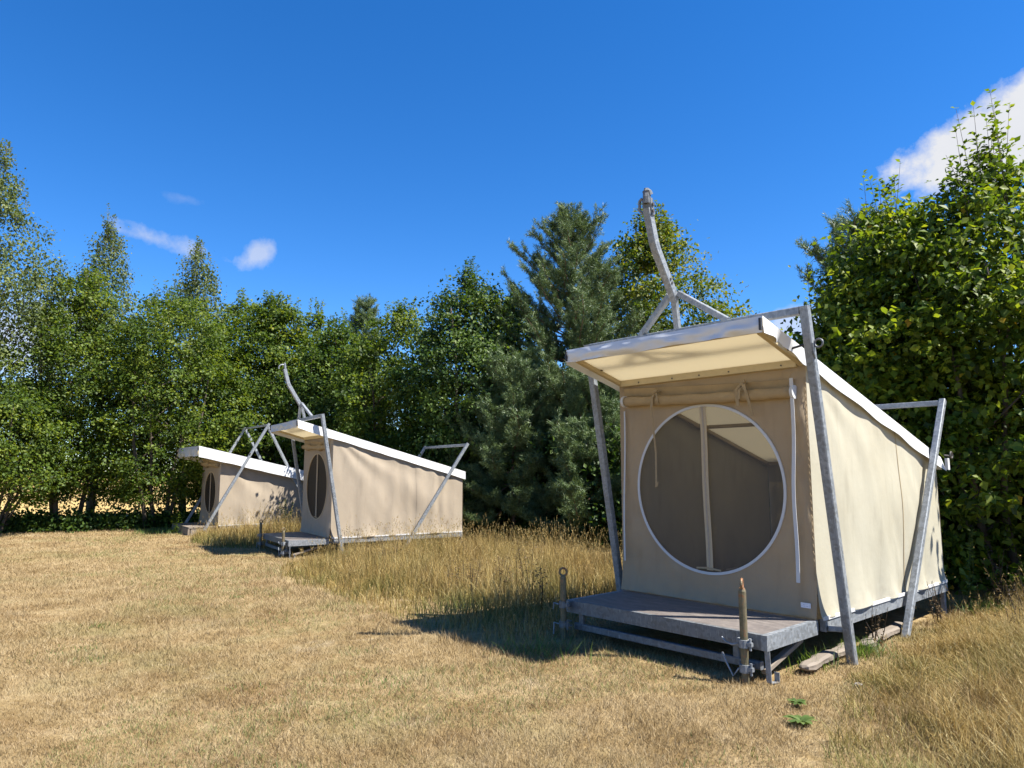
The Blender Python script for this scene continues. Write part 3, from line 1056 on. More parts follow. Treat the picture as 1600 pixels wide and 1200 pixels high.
make_tent(P1, 'platform_tent', 'cream canvas tent with large round mesh window and ball coupling on its raised drawbar', TENT1[:3], TENT1[3] - math.pi / 2)
make_tent(P2, 'platform_tent', 'beige canvas tent with hook topped drawbar, standing in tall golden grass between two others', TENT2[:3], TENT2[3] - math.pi / 2)
make_tent(P3, 'platform_tent', 'beige canvas tent on a wooden platform with crossed poles and no drawbar', TENT3[:3], TENT3[3] - math.pi / 2)


def tent_pt(T, x, y, z=0.0):
    th = T[3]
    return (T[0] + x * math.sin(th) + y * math.cos(th), T[1] - x * math.cos(th) + y * math.sin(th), T[2] + z)


# bedding inside the near tent
bp = tent_pt(TENT1, 0.35, 2.2, ZF)
bed = thing('mattress', 'pale grey bedding low behind the mesh of the near cream tent', 'mattress', bp, TENT1[3] - math.pi / 2)


def bedtop(u, v):
    e = min(1, 12 * min(u, 1 - u, v, 1 - v))
    return (-0.65 + 1.3 * u, -0.95 + 1.9 * v, 0.38 * max(0, e) ** 0.4 + 0.02 * nz3(u * 5, v * 6, 2) * e)


mb = grid_mesh(MB(), 26, 34, bedtop)
mb.build('mattress_cover', plain('grey_bedding', (0.45, 0.44, 0.42), 0.85), bed, smooth=True)

# weathered planks lying under the near tent
for (x0, y0, x1, y1, lab) in ((1.10, -0.42, 1.05, 0.62, 'ragged weathered grey plank lying on the ground left of the right front tent leg'),
                              (1.12, 0.72, 1.02, 1.95, 'weathered grey plank lying under the tent between its front and rear right legs')):
    a, b = Vector(tent_pt(TENT1, x0, y0, 0.0)), Vector(tent_pt(TENT1, x1, y1, 0.0))
    d = b - a
    mid = (a + b) / 2

    def fnp(u, v, L=d.length, s=x0):
        # closed lumpy bar section
        a_ = 2 * math.pi * v
        c_, s_ = math.cos(a_), math.sin(a_)
        k_ = 1 / max(abs(c_), abs(s_), 0.6)
        r_ = 1 + 0.22 * nz3(u * 6, v * 3, s * 9) + 0.1 * nz3(u * 25, v * 5, s)
        e_ = max(0.0, min(1, u * 14, (1 - u) * 14)) ** 0.3
        r_ += 0.3 * nz3(u * 11, 7, s * 5) * (1 if u < 0.2 or u > 0.8 else 0.3)
        return ((u - 0.5) * L, c_ * 0.058 * k_ * r_ * e_, 0.05 + s_ * 0.030 * k_ * r_ * e_ + 0.03 * nz3(u * 3, 1, s))
    mb = grid_mesh(MB(), 44, 12, fnp)
    o = mb.build('weathered_plank', M['wood_grey'])
    o.location = mid
    o.rotation_euler = (0, 0, math.atan2(d.y, d.x))
    tag(o, lab, 'plank')

# ------------------------------------------------------------------ vegetation generators


def leaf_mesh(rng, P, D, N, size, wid=0.34, fold=0.10):
    """rhombic leaves folded along the midrib; P base points, D axis, N face normal"""
    D = D / np.linalg.norm(D, axis=1, keepdims=True)
    S = np.cross(D, N)
    S /= np.linalg.norm(S, axis=1, keepdims=True) + 1e-9
    Nn = np.cross(S, D)
    L = size[:, None]
    b = P
    t = P + D * L + Nn * (-0.10 * L)
    l = P + D * L * 0.42 - S * L * wid + Nn * L * fold
    r = P + D * L * 0.42 + S * L * wid + Nn * L * fold
    V = np.stack([b, l, t, r], 1).reshape(-1, 3)
    n = len(P)
    i = np.arange(n) * 4
    F = np.concatenate([np.stack([i, i + 2, i + 1], 1), np.stack([i, i + 3, i + 2], 1)])
    return V, F


def lump(az, h, ph):
    return (np.sin(az * 2 + ph[0] + 2.1 * h * 3) * 0.35 + np.sin(az * 3 + ph[1] - 7 * h) * 0.3 + np.sin(az * 5 + ph[2] + 11 * h) * 0.22 + np.sin(az * 1 + ph[3] + 15 * h) * 0.25)


PROFILES = {
    'round': lambda h: np.sqrt(np.clip(1 - (2 * np.clip(h, 0, 1) - 0.86) ** 2 / 1.32, 0, 1)),
    'hedge': lambda h: np.clip(1.05 - 0.10 * h, 0, 1) * np.clip((1.0 - h) * 2.6, 0, 1) ** 0.55 * np.clip(0.72 + h * 1.4, 0, 1),
    'cone': lambda h: np.clip(1 - h, 0, 1) ** 0.66 * np.clip(0.5 + h * 5, 0, 1),
    'column': lambda h: np.clip((1 - h) * 1.9, 0, 1) ** 0.75 * np.clip(0.62 + h * 1.1, 0, 1),
}


def broadleaf(name, label, cat, x, y, H, rad, mat, seed, n_leaf=42000, leaf=0.095, z0=0.3, prof='hedge', shoots=30, stems=1, droop=False, bark='bark', group=None, near=False, hole=0.16, csig=(0.25, 0.12), lean=0.0):
    rng = np.random.default_rng(seed)
    base = (x, y, float(gz(x, y)))
    T = thing(name, label, cat, base, 0, group)
    ph = rng.uniform(0, 6.28, 4)
    pf = PROFILES[prof]

    def env(az, h):
        return rad * pf(h) * (1 + 0.38 * lump(az, h, ph))
    # stems and limbs
    mb = MB()
    tops = []
    for s_ in range(stems):
        a = rng.uniform(0, 6.28)
        off = 0.0 if stems == 1 else rng.uniform(0.15, 0.5)
        p0 = np.array([off * math.cos(a), off * math.sin(a), -0.1])
        sp = 0.12 if stems == 1 else 0.45
        p1 = p0 + np.array([rad * sp * math.cos(a) + lean, rad * sp * math.sin(a), H * rng.uniform(0.6, 0.86)])
        pts, n_ = [], 8
        ph2 = rng.uniform(0, 6, 2)
        for i in range(n_ + 1):
            t = i / n_
            q = p0 + (p1 - p0) * t + np.array([0.10 * math.sin(t * 5 + ph2[0]), 0.10 * math.sin(t * 4 + ph2[1]), 0]) * min(1, 3 * t)
            pts.append(q)
        r0 = (0.020 * H + 0.03) * ((0.8 if not droop else 0.6) if stems == 1 else 0.36)
        mb.tube(pts, [r0 * (1 - 0.82 * i / n_) + 0.008 for i in range(n_ + 1)], 8)
        tops.append(pts)
    limb_pts = []
    for i in range(int(26 if not near else 44)):
        st = tops[rng.integers(len(tops))]
        t = rng.uniform(0.18, 0.95)
        q = t * (len(st) - 1)
        k = int(q)
        p = st[k] + (st[min(k + 1, len(st) - 1)] - st[k]) * (q - k)
        az = rng.uniform(0, 6.28)
        hh = np.clip(p[2] / H + rng.uniform(0.08, 0.26), 0, 0.97)
        re = env(az, (hh * H - z0) / (H - z0)) * rng.uniform(0.7, 0.98)
        e = np.array([re * math.cos(az), re * math.sin(az), hh * H])
        mid = (p + e) / 2 + np.array([0, 0, 0.12 if not droop else 0.3])
        r1 = 0.010 + 0.012 * (1 - t) * H / 5
        mb.tube([p, (p + mid) / 2 + rng.normal(0, 0.04, 3), mid + rng.normal(0, 0.05, 3), (mid + e) / 2 + rng.normal(0, 0.04, 3), e], [r1 * 1.2, r1, r1 * 0.8, r1 * 0.55, r1 * 0.25], 5, False)
        for u in (0.5, 0.7, 0.85, 1.0):
            limb_pts.append(p + (e - p) * u + (mid - (p + e) / 2) * (1 - abs(2 * u - 1)))
    # leaf clusters
    ncl = max(60, n_leaf // 85)
    hs_ = rng.uniform(0, 1, ncl * 6)
    keep = rng.uniform(0, 1, len(hs_)) < np.clip(pf(hs_) + 0.03, 0, 1)
    hs_ = hs_[keep][:int(ncl * 1.25)]
    az = rng.uniform(0, 2 * np.pi, len(hs_))
    rfrac = np.where(rng.uniform(0, 1, len(hs_)) < 0.74, rng.uniform(0.74, 1.03, len(hs_)), rng.uniform(0.1, 0.74, len(hs_)))
    gap = lump(az * 2.0 + 1.0, hs_ * 2.3, ph[::-1])
    ok = gap > np.quantile(gap, hole)
    hs_, az, rfrac = hs_[ok], az[ok], rfrac[ok]
    rr = env(az, hs_) * rfrac
    C = np.stack([rr * np.cos(az) + lean * hs_, rr * np.sin(az), z0 + hs_ * (H - z0)], 1)
    if limb_pts:
        C = np.concatenate([C, np.array(limb_pts)])
    cs = rng.uniform(0.6, 1.25, len(C))
    ctint = rng.normal(0, 0.19, len(C))
    idx = rng.integers(0, len(C), n_leaf)
    sg = np.array([csig[0], csig[0], csig[1]])
    off = rng.normal(0, 1, (n_leaf, 3)) * sg * cs[idx][:, None]
    if droop:
        off[:, 2] -= np.abs(rng.normal(0, 0.35, n_leaf))
        off[:, :2] *= 0.7
    Pn = C[idx] + off
    Pn[:, 2] = np.maximum(Pn[:, 2], 0.03)
    out = Pn * np.array([1, 1, 0])
    out /= np.linalg.norm(out, axis=1, keepdims=True) + 0.2
    D = rng.normal(0, 0.7, (n_leaf, 3)) + out * 0.5 + np.array([0, 0, -0.25 if not droop else -0.9])
    N = rng.normal(0, 0.55, (n_leaf, 3)) + np.array([0, 0, 0.85]) + out * 0.45
    sz = leaf * rng.uniform(0.45, 1.4, n_leaf)
    tint = np.clip(0.46 + ctint[idx] + rng.normal(0, 0.17, n_leaf), 0, 0.92)
    tint[rng.uniform(0, 1, n_leaf) < (0.03 if 'hazel' in mat or 'yellow' in mat else 0.010)] = 1.05
    PP, DD, NN, SS, TT = [Pn], [D], [N], [sz], [tint]
    # upright leafy shoots along the top outline
    for i in range(shoots):
        az_ = rng.uniform(0, 6.28)
        h_ = 1 - abs(rng.normal(0, 0.16))
        h_ = np.clip(h_, 0.45, 0.98)
        r_ = env(az_, h_) * rng.uniform(0.1, 0.95)
        b = np.array([r_ * math.cos(az_) + lean * h_, r_ * math.sin(az_), z0 + h_ * (H - z0) - 0.35])
        ln = rng.uniform(0.6, 1.2) * (1.0 if not near else rng.choice((1.0, 1.35)))
        tip = b + np.array([rng.normal(0, 0.10), rng.normal(0, 0.10), ln])
        mb.tube([b, (b + tip) / 2, tip], [0.006, 0.004, 0.002], 4, False)
        m_ = int(rng.uniform(16, 28) * (1.3 if near else 2.0))
        t = rng.uniform(0.1, 1.02, m_)
        a2 = rng.uniform(0, 6.28, m_)
        pos = b + (tip - b) * t[:, None]
        dd = np.stack([np.cos(a2), np.sin(a2), rng.uniform(0.2, 0.9, m_)], 1)
        spread = (0.10 if near else 0.16) * (1.15 - t)
        PP.append(pos + dd * spread[:, None] * rng.uniform(0, 1, m_)[:, None])
        DD.append(dd)
        NN.append(np.stack([-np.cos(a2) * 0.6, -np.sin(a2) * 0.6, np.ones(m_)], 1) + rng.normal(0, 0.3, (m_, 3)))
        SS.append(leaf * rng.uniform(0.65, 1.05, m_))
        TT.append(np.clip(rng.normal(0.5, 0.15, m_), 0, 0.92))
    Pn, D, N, sz, tint = map(np.concatenate, (PP, DD, NN, SS, TT))
    V, F = leaf_mesh(rng, Pn, D, N, sz, 0.36 if not droop else 0.40)
    crown = link('crown', np_mesh('crown', V, F, M[mat], np.repeat(tint, 4)), T)
    mb.build('trunk', M[bark], T, smooth=True)
    if near:
        # the nearest leaves, each its own piece
        k = 6
        q = np.array([(0, 0, 0), (-0.30, 0.28, 0.07), (-0.40, 0.62, 0.08), (-0.12, 0.95, 0.0), (0, 1.08, -0.08), (0.12, 0.95, 0.0), (0.40, 0.62, 0.08), (0.30, 0.28, 0.07), (0, 0.5, 0.0)])
        fc = np.array([(8, 0, 7), (8, 7, 6), (8, 6, 5), (8, 5, 4), (8, 4, 3), (8, 3, 2), (8, 2, 1), (8, 1, 0)])
        protos = [np_mesh('leaf', q, fc, M[mat], np.full(9, tv)) for tv in (0.3, 0.5, 0.62, 0.75, 0.9, 1.05)]
        to_cam = np.array([-x, -y]) / math.hypot(x, y)
        face = Pn[:, :2] @ to_cam + rng.normal(0, 0.25, len(Pn)) + 0.25 * np.linalg.norm(Pn[:, :2], axis=1)
        for i_ in np.argsort(-face)[:near]:
            o = link('leaf', protos[rng.choice(6, p=(0.2, 0.28, 0.22, 0.18, 0.07, 0.05))], T)
            o.location = tuple(Pn[i_] + np.array([to_cam[0], to_cam[1], 0]) * 0.02)
            o.rotation_euler = (rng.uniform(-0.9, 0.35), rng.normal(0, 0.5), rng.uniform(0, 6.28))
            sc = leaf * rng.uniform(0.85, 1.35)
            o.scale = (sc, sc, sc)
    return T


def pine(name, label, x, y, H, rad, seed, whorl=0.36, dens=1.0, z0=0.5, group=None):
    rng = np.random.default_rng(seed)
    T = thing(name, label, 'tree', (x, y, float(gz(x, y))), 0, group)
    mb = MB()
    mb.tube([(0.06 * math.sin(z * 1.3), 0.05 * math.cos(z), z) for z in np.linspace(-0.1, H, 12)], [0.016 * H * (1 - 0.92 * t) + 0.006 for t in np.linspace(0, 1, 12)], 8)
    tufts, tdir, tl = [], [], []
    z = z0
    while z < H - 0.15:
        h = (z - z0) / (H - z0)
        nb = int(rng.integers(5, 8))
        a0 = rng.uniform(0, 6.28)
        for i in range(nb):
            a = a0 + i * 6.28 / nb + rng.normal(0, 0.25)
            ln = rad * (1 - h) ** 0.72 * rng.uniform(0.45, 1.2) + 0.18
            rise = 0.04 + 0.80 * h + rng.normal(0, 0.13)
            n_ = 7
            pts = []
            for k in range(n_ + 1):
                t = k / n_
                zz = z + ln * (rise * t + 0.35 * t * t * (0.55) - (1 - h) * 0.28 * math.sin(t * 2.6))
                pts.append(np.array([math.cos(a) * ln * t, math.sin(a) * ln * t, zz]) + rng.normal(0, 0.03, 3) * t)
            r1 = 0.007 + 0.010 * ln
            mb.tube(pts, [r1 * (1 - 0.85 * k / n_) + 0.003 for k in range(n_ + 1)], 5, False)
            ntw = int((5 + ln * 12) * dens * (0.7 + 0.5 * (1 - h)))
            for _ in range(ntw):
                t = rng.uniform(0.25, 1.0)
                q = t * n_
                k = min(int(q), n_ - 1)
                p = pts[k] + (pts[k + 1] - pts[k]) * (q - k)
                ax = (pts[k + 1] - pts[k])
                ax /= np.linalg.norm(ax)
                sd = np.array([-math.sin(a), math.cos(a), 0]) * rng.choice((-1, 1))
                d = ax * rng.uniform(0.4, 1.0) + sd * rng.uniform(0.2, 1.0) + np.array([0, 0, rng.uniform(-0.05, 0.6)])
                d /= np.linalg.norm(d)
                L = rng.uniform(0.12, 0.40) * (1.1 - 0.5 * t) + 0.08
                nn = max(2, int(L / 0.075))
                for s in range(nn + 1):
                    tufts.append(p + d * L * (s + 0.5) / nn)
                    tdir.append(d + np.array([0, 0, 0.25]))
                    tl.append(1.0)
            tufts.append(pts[-1]); tdir.append(pts[-1] - pts[-2]); tl.append(1.2)
        # leader candles
        z += whorl * rng.uniform(0.75, 1.2) * (1 - 0.3 * h)
    for s in range(10):
        tufts.append(np.array([0, 0, H - 0.4 + s * 0.05])); tdir.append(np.array([0.0, 0, 1])); tl.append(0.8)
    C, Dv = np.array(tufts), np.array(tdir)
    Dv /= np.linalg.norm(Dv, axis=1, keepdims=True)
    nper = 18
    n = len(C) * nper
    Cc, Dd = np.repeat(C, nper, 0), np.repeat(Dv, nper, 0)
    dirs = Dd * rng.uniform(0.3, 1.0, (n, 1)) + rng.normal(0, 0.55, (n, 3))
    dirs /= np.linalg.norm(dirs, axis=1, keepdims=True)
    Ls = rng.uniform(0.07, 0.13, (n, 1))
    side = np.cross(dirs, rng.normal(0, 1, (n, 3)))
    side /= np.linalg.norm(side, axis=1, keepdims=True)
    wv = 0.0075
    b = Cc + rng.normal(0, 0.025, (n, 3))
    V = np.stack([b - side * wv, b + side * wv, b + dirs * Ls], 1).reshape(-1, 3)
    F = np.arange(n * 3).reshape(-1, 3)
    tint = np.clip(np.repeat(rng.normal(0.48, 0.15, len(C)), nper) + rng.normal(0, 0.12, n), 0, 0.95)
    link('crown', np_mesh('crown', V, F, M['needle'], np.repeat(tint, 3)), T)
    mb.build('trunk', M['bark_pine'], T, smooth=True)
    return T


# ------------------------------------------------------------------ trees
broadleaf('hazel_tree', 'tallest big leaved hazel, long shoots rising against the white cloud', 'tree', 7.2, 10.1, 6.25, 1.75, 'leaf_hazel', 11, 42000, 0.106, 0.2, 'hedge', 56, 4, near=220, csig=(0.24, 0.11), hole=0.22)
broadleaf('hazel_tree', 'big leaved hazel with yellow leaves directly behind the cream tent roof', 'tree', 6.25, 11.1, 5.9, 1.3, 'leaf_hazel', 12, 36000, 0.104, 0.2, 'round', 34, 4, near=180, csig=(0.23, 0.11), hole=0.2)
broadleaf('hazel_bush', 'lower hazel bush showing between the cream tent roof and the dark pine', 'bush', 5.45, 11.7, 4.5, 0.95, 'leaf_hazel', 14, 18000, 0.104, 0.2, 'round', 10, 3, csig=(0.23, 0.11))
broadleaf('hazel_bush', 'hazel bush at the right picture edge, mostly beyond the frame', 'bush', 9.3, 9.9, 4.3, 1.5, 'leaf_hazel', 13, 16000, 0.12, 0.1, 'round', 6, 4)
pine('pine_tree', 'dark pine peeking out on the sky side of the hazels', 7.0, 13.6, 6.6, 2.3, 21)
broadleaf('broadleaf_tree', 'dark leaved tree with upright spires right behind the cream tent drawbar', 'tree', 4.6, 22.2, 10.0, 2.5, 'leaf_yellow', 31, 48000, 0.112, 0.3, 'hedge', 56, 2)
pine('pine_tree', 'blue green pine taller than the trees beside it', 1.80, 20.4, 9.3, 3.3, 22, dens=1.35)
pine('pine_tree', 'low bushy pine spreading beyond the rear frame of the middle tent', 0.0, 19.0, 4.7, 1.9, 24, dens=1.9, whorl=0.30, z0=1.0)
pine('pine_tree', 'low bushy pine seen past the left front leg of the cream tent', 2.15, 18.0, 4.3, 1.9, 25, dens=1.9, whorl=0.30, z0=1.0)
broadleaf('broadleaf_tree', 'dark tree half hidden in the gap left of the big pine', 'tree', 0.1, 23.2, 7.6, 1.9, 'leaf_dark', 42, 30000, 0.11, 0.3, 'hedge', 20, 2)
broadleaf('broadleaf_tree', 'dark green tree whose raised peak tops the skyline between middle tent and big pine', 'tree', -1.25, 20.6, 7.6, 1.85, 'leaf_dark', 32, 44000, 0.10, 0.3, 'hedge', 40, 2)
broadleaf('broadleaf_tree', 'round topped green tree behind the rear end of the middle tent', 'tree', -3.7, 22.8, 7.1, 1.9, 'leaf_mid', 33, 40000, 0.105, 0.3, 'hedge', 34, 2)
pine('pine_tree', 'distant pine tips showing over the round topped green tree', -6.1, 28.5, 8.7, 1.5, 23)
broadleaf('broadleaf_tree', 'lower dark tree in the dip of the skyline behind the middle tent drawbar', 'tree', -6.2, 25.0, 7.0, 1.8, 'leaf_dark', 34, 36000, 0.11, 0.3, 'hedge', 34, 2)
broadleaf('broadleaf_tree', 'broad mid green tree with spiky top behind the crossed poles of the far tent', 'tree', -9.0, 26.0, 8.2, 2.2, 'leaf_mid', 35, 46000, 0.115, 0.4, 'hedge', 44, 2)
broadleaf('broadleaf_tree', 'mid green tree closing the gap right of the slender birch', 'tree', -10.9, 27.8, 8.7, 2.1, 'leaf_mid', 43, 32000, 0.115, 0.4, 'hedge', 36, 2)
broadleaf('broadleaf_tree', 'mid green tree filling the skyline left of the middle tent drawbar dip', 'tree', -7.6, 27.2, 8.0, 2.0, 'leaf_mid', 44, 30000, 0.115, 0.4, 'hedge', 36, 2)
broadleaf('birch_tree', 'slender grey green birch whose tip stands right of the cloud wisp', 'tree', -12.1, 26.2, 10.3, 2.7, 'leaf_birch', 36, 40000, 0.085, 0.8, 'cone', 36, 1, True, 'bark_pale')
broadleaf('birch_tree', 'tall narrow birch whose tip stands left of the cloud wisp', 'tree', -14.6, 24.6, 10.8, 2.4, 'leaf_birch', 37, 38000, 0.08, 1.0, 'cone', 30, 1, True, 'bark_pale')
broadleaf('birch_tree', 'tallest feathery birch at the left end of the tree line', 'tree', -16.3, 21.2, 12.0, 2.4, 'leaf_birch', 38, 46000, 0.085, 1.6, 'column', 34, 1, True, 'bark_pale')
broadleaf('broadleaf_tree', 'bright yellowish green tree with sky gaps between the two left birches', 'tree', -14.0, 22.6, 8.2, 1.9, 'leaf_mid', 39, 32000, 0.095, 1.05, 'round', 30, 3, hole=0.3)
broadleaf('broadleaf_tree', 'bushy olive green tree over dark stems left of the far tent', 'tree', -11.5, 23.2, 7.6, 2.2, 'leaf_mid', 40, 42000, 0.095, 0.9, 'round', 26, 4, hole=0.2)
broadleaf('broadleaf_tree', 'low spreading tree over leaning stems at the left picture edge', 'tree', -15.2, 20.6, 4.6, 1.9, 'leaf_mid', 41, 26000, 0.09, 0.85, 'round', 14, 7, hole=0.25)

# shaded undergrowth along the foot of the hedge
def undergrowth():
    rng = np.random.default_rng(77)
    line = [((8.8, 9.8), (6.2, 12.4), 2.6), ((6.2, 12.4), (2.6, 17.6), 2.8), ((2.6, 17.6), (-3.0, 22.6), 2.8), ((-3.0, 22.6), (-8.0, 27.0), 2.6),
            ((7.2, 14.0), (2.0, 20.0), 3.2), ((2.0, 20.0), (-8.0, 29.0), 3.2), ((-10.6, 24.0), (-17.5, 20.6), 0.30)]
    C = []
    for (a, b, h) in line:
        a, b = np.array(a), np.array(b)
        n = int(np.linalg.norm(b - a) * 60)
        t = rng.uniform(0, 1, n)
        p = a + (b - a) * t[:, None] + rng.normal(0, 0.45, (n, 2))
        C.append(np.c_[p, gz(p[:, 0], p[:, 1]) + rng.uniform(0.02, 1, n) ** 1.2 * h])
    C = np.concatenate(C)
    n = 120000
    idx = rng.integers(0, len(C), n)
    P = C[idx] + rng.normal(0, 1, (n, 3)) * np.array([0.25, 0.25, 0.15])
    P[:, 2] = np.maximum(P[:, 2], gz(P[:, 0], P[:, 1]))
    V, F = leaf_mesh(rng, P, rng.normal(0, 1, (n, 3)), rng.normal(0, 0.5, (n, 3)) + np.array([0, 0, 0.8]), rng.uniform(0.08, 0.16, n))
    o = link('undergrowth', np_mesh('undergrowth', V, F, M['leaf_dark'], np.repeat(np.clip(rng.normal(0.4, 0.18, n), 0, 0.92), 4)))
    tag(o, 'dense dark undergrowth filling the foot of the hedge', None, None, 'stuff')


undergrowth()

# ------------------------------------------------------------------ grass


def inpoly(x, y, poly):
    c = np.zeros(len(x), bool)
    n = len(poly)
    for i in range(n):
        x0, y0 = poly[i]
        x1, y1 = poly[(i + 1) % n]
        k = ((y0 > y) != (y1 > y)) & (x < (x1 - x0) * (y - y0) / (y1 - y0 + 1e-12) + x0)
        c ^= k
    return c


def polydist(x, y, poly):
    d = np.full(len(x), 1e9)
    n = len(poly)
    for i in range(n):
        ax, ay = poly[i]
        bx, by = poly[(i + 1) % n]
        vx, vy = bx - ax, by - ay
        t = np.clip(((x - ax) * vx + (y - ay) * vy) / (vx * vx + vy * vy + 1e-12), 0, 1)
        d = np.minimum(d, np.hypot(x - ax - t * vx, y - ay - t * vy))
    return d


def vnoise(x, y, s, seed):
    x, y = x * s, y * s
    xi, yi = np.floor(x).astype(np.int64), np.floor(y).astype(np.int64)
    fx, fy = x - xi, y - yi
    fx, fy = fx * fx * (3 - 2 * fx), fy * fy * (3 - 2 * fy)

    def hsh(a, b):
        q = (a * 374761393 + b * 668265263 + seed * 974634777) & 0x7fffffff
        q = ((q ^ (q >> 13)) * 1274126177) & 0x7fffffff
        return (q & 0xffff) / 65535.0
    return (hsh(xi, yi) * (1 - fx) + hsh(xi + 1, yi) * fx) * (1 - fy) + (hsh(xi, yi + 1) * (1 - fx) + hsh(xi + 1, yi + 1) * fx) * fy


def rect(T, x0, x1, y0, y1):
    return [tent_pt(T, a, b)[:2] for a, b in ((x0, y0), (x1, y0), (x1, y1), (x0, y1))]


FOOT1 = rect(TENT1, -1.06, 1.02, -0.80, 3.2)
FOOT2 = rect(TENT2, -1.06, 1.02, -0.80, 3.2)
FOOT3 = rect(TENT3, -1.06, 1.06, -0.80, 3.2)
MEAD_A = [(-4.35, 13.6), (-3.75, 11.7), (-2.9, 10.3), (-2.1, 9.2), (-1.45, 8.3), (-0.95, 7.55), (-0.35, 6.95), (0.15, 6.75), (0.62, 6.95), (0.55, 7.25), (1.1, 7.85), (3.6, 9.95), (4.6, 11.3), (1.8, 14.9), (-1.3, 18.4), (-3.9, 15.4)]
MEAD_B = [(-8.9, 20.1), (-8.2, 18.2), (-7.2, 16.9), (-5.9, 16.6), (-5.2, 17.4), (-2.8, 19.2), (-5.0, 22.5), (-8.2, 21.6)]
MEAD_C = [(2.92, 6.25), (2.45, 5.35), (1.95, 4.5), (1.45, 3.7), (1.5, 3.3), (5.0, 3.3), (9.5, 8.6), (7.4, 9.8), (5.9, 9.3), (5.05, 8.3)]


def blades(rng, x, y, h, lean, wid, curve=0.5, seg=3, azb=None):
    n = len(x)
    z = gz(x, y) - 0.01
    az = rng.uniform(0, 2 * np.pi, n) if azb is None else azb + rng.normal(0, 1.1, n)
    d = np.stack([np.cos(az), np.sin(az)], 1)
    s = np.stack([-np.sin(az), np.cos(az)], 1)
    # turn a random half so faces differ
    rot = rng.uniform(-1.2, 1.2, n)
    s = s * np.cos(rot)[:, None] + d * np.sin(rot)[:, None]
    V, Hh = [], []
    for k in range(seg + 1):
        t = k / seg
        off = lean * h * (t * (1 - curve) + curve * t * t)
        px = x + d[:, 0] * off
        py = y + d[:, 1] * off
        pz = z + h * t * np.sqrt(np.clip(1 - (lean * t * 0.6) ** 2, 0.1, 1))
        w = wid * (1 - t) ** 0.7
        if k < seg:
            V += [np.stack([px - s[:, 0] * w, py - s[:, 1] * w, pz], 1), np.stack([px + s[:, 0] * w, py + s[:, 1] * w, pz], 1)]
            Hh += [np.full(n, t), np.full(n, t)]
        else:
            V.append(np.stack([px, py, pz], 1))
            Hh.append(np.full(n, t))
            tip = V[-1]
    nv = 2 * seg + 1
    V = np.stack(V, 1).reshape(-1, 3)
    Hh = np.stack(Hh, 1).reshape(-1)
    b = np.arange(n)[:, None] * nv
    F = []
    for k in range(seg - 1):
        F += [b + np.array([[2 * k, 2 * k + 1, 2 * k + 3]]), b + np.array([[2 * k, 2 * k + 3, 2 * k + 2]])]
    F.append(b + np.array([[2 * seg - 2, 2 * seg - 1, 2 * seg]]))
    return V, np.concatenate(F), Hh, tip, d, nv


def lawn():
    rng = np.random.default_rng(5)
    n = 640000
    y = 3.3 * (23 / 3.3) ** rng.uniform(0, 1, n)
    x = rng.uniform(-1, 1, n) * (0.78 * y + 0.4)
    ok = ~(inpoly(x, y, MEAD_A) | inpoly(x, y, MEAD_B) | inpoly(x, y, FOOT2) | inpoly(x, y, FOOT3) | inpoly(x, y, rect(TENT1, -1.0, 1.0, -0.3, 3.2)))
    back = (0.7425 * (x - 5.0) + 0.67 * (y - 8.35)) > 1.0
    ok &= ~back
    x, y = x[ok], y[ok]
    n = len(x)
    under = inpoly(x, y, FOOT1)
    pick = ~under | (rng.uniform(0, 1, n) < 0.4)
    x, y = x[pick], y[pick]
    n = len(x)
    tuft = vnoise(x, y, 6.0, 3)
    h = (0.012 + 0.026 * tuft + 0.012 * vnoise(x, y, 1.2, 8)) * rng.uniform(0.5, 1.5, n) * (1 + 0.03 * y)
    dc = polydist(x, y, MEAD_A)
    h *= 1 + 0.9 * np.exp(-dc * 3)
    lean = rng.uniform(0.2, 1.5, n)
    V, F, H, tip, d, nv = blades(rng, x, y, h, lean, 0.0009 + 0.00026 * y, 0.3, 1)
    t = np.clip(rng.normal(0.5, 0.24, n) + 0.25 * (vnoise(x, y, 14.0, 4) - 0.5), 0, 0.95)
    green = (vnoise(x, y, 0.9, 21) > 0.66) & (rng.uniform(0, 1, n) < 0.22)
    t[green] = 1.0
    o = link('lawn_grass', np_mesh('lawn_grass', V, F, M['blade'], np.repeat(t, nv)))
    tag(o, 'short scorched lawn grass', None, None, 'stuff')


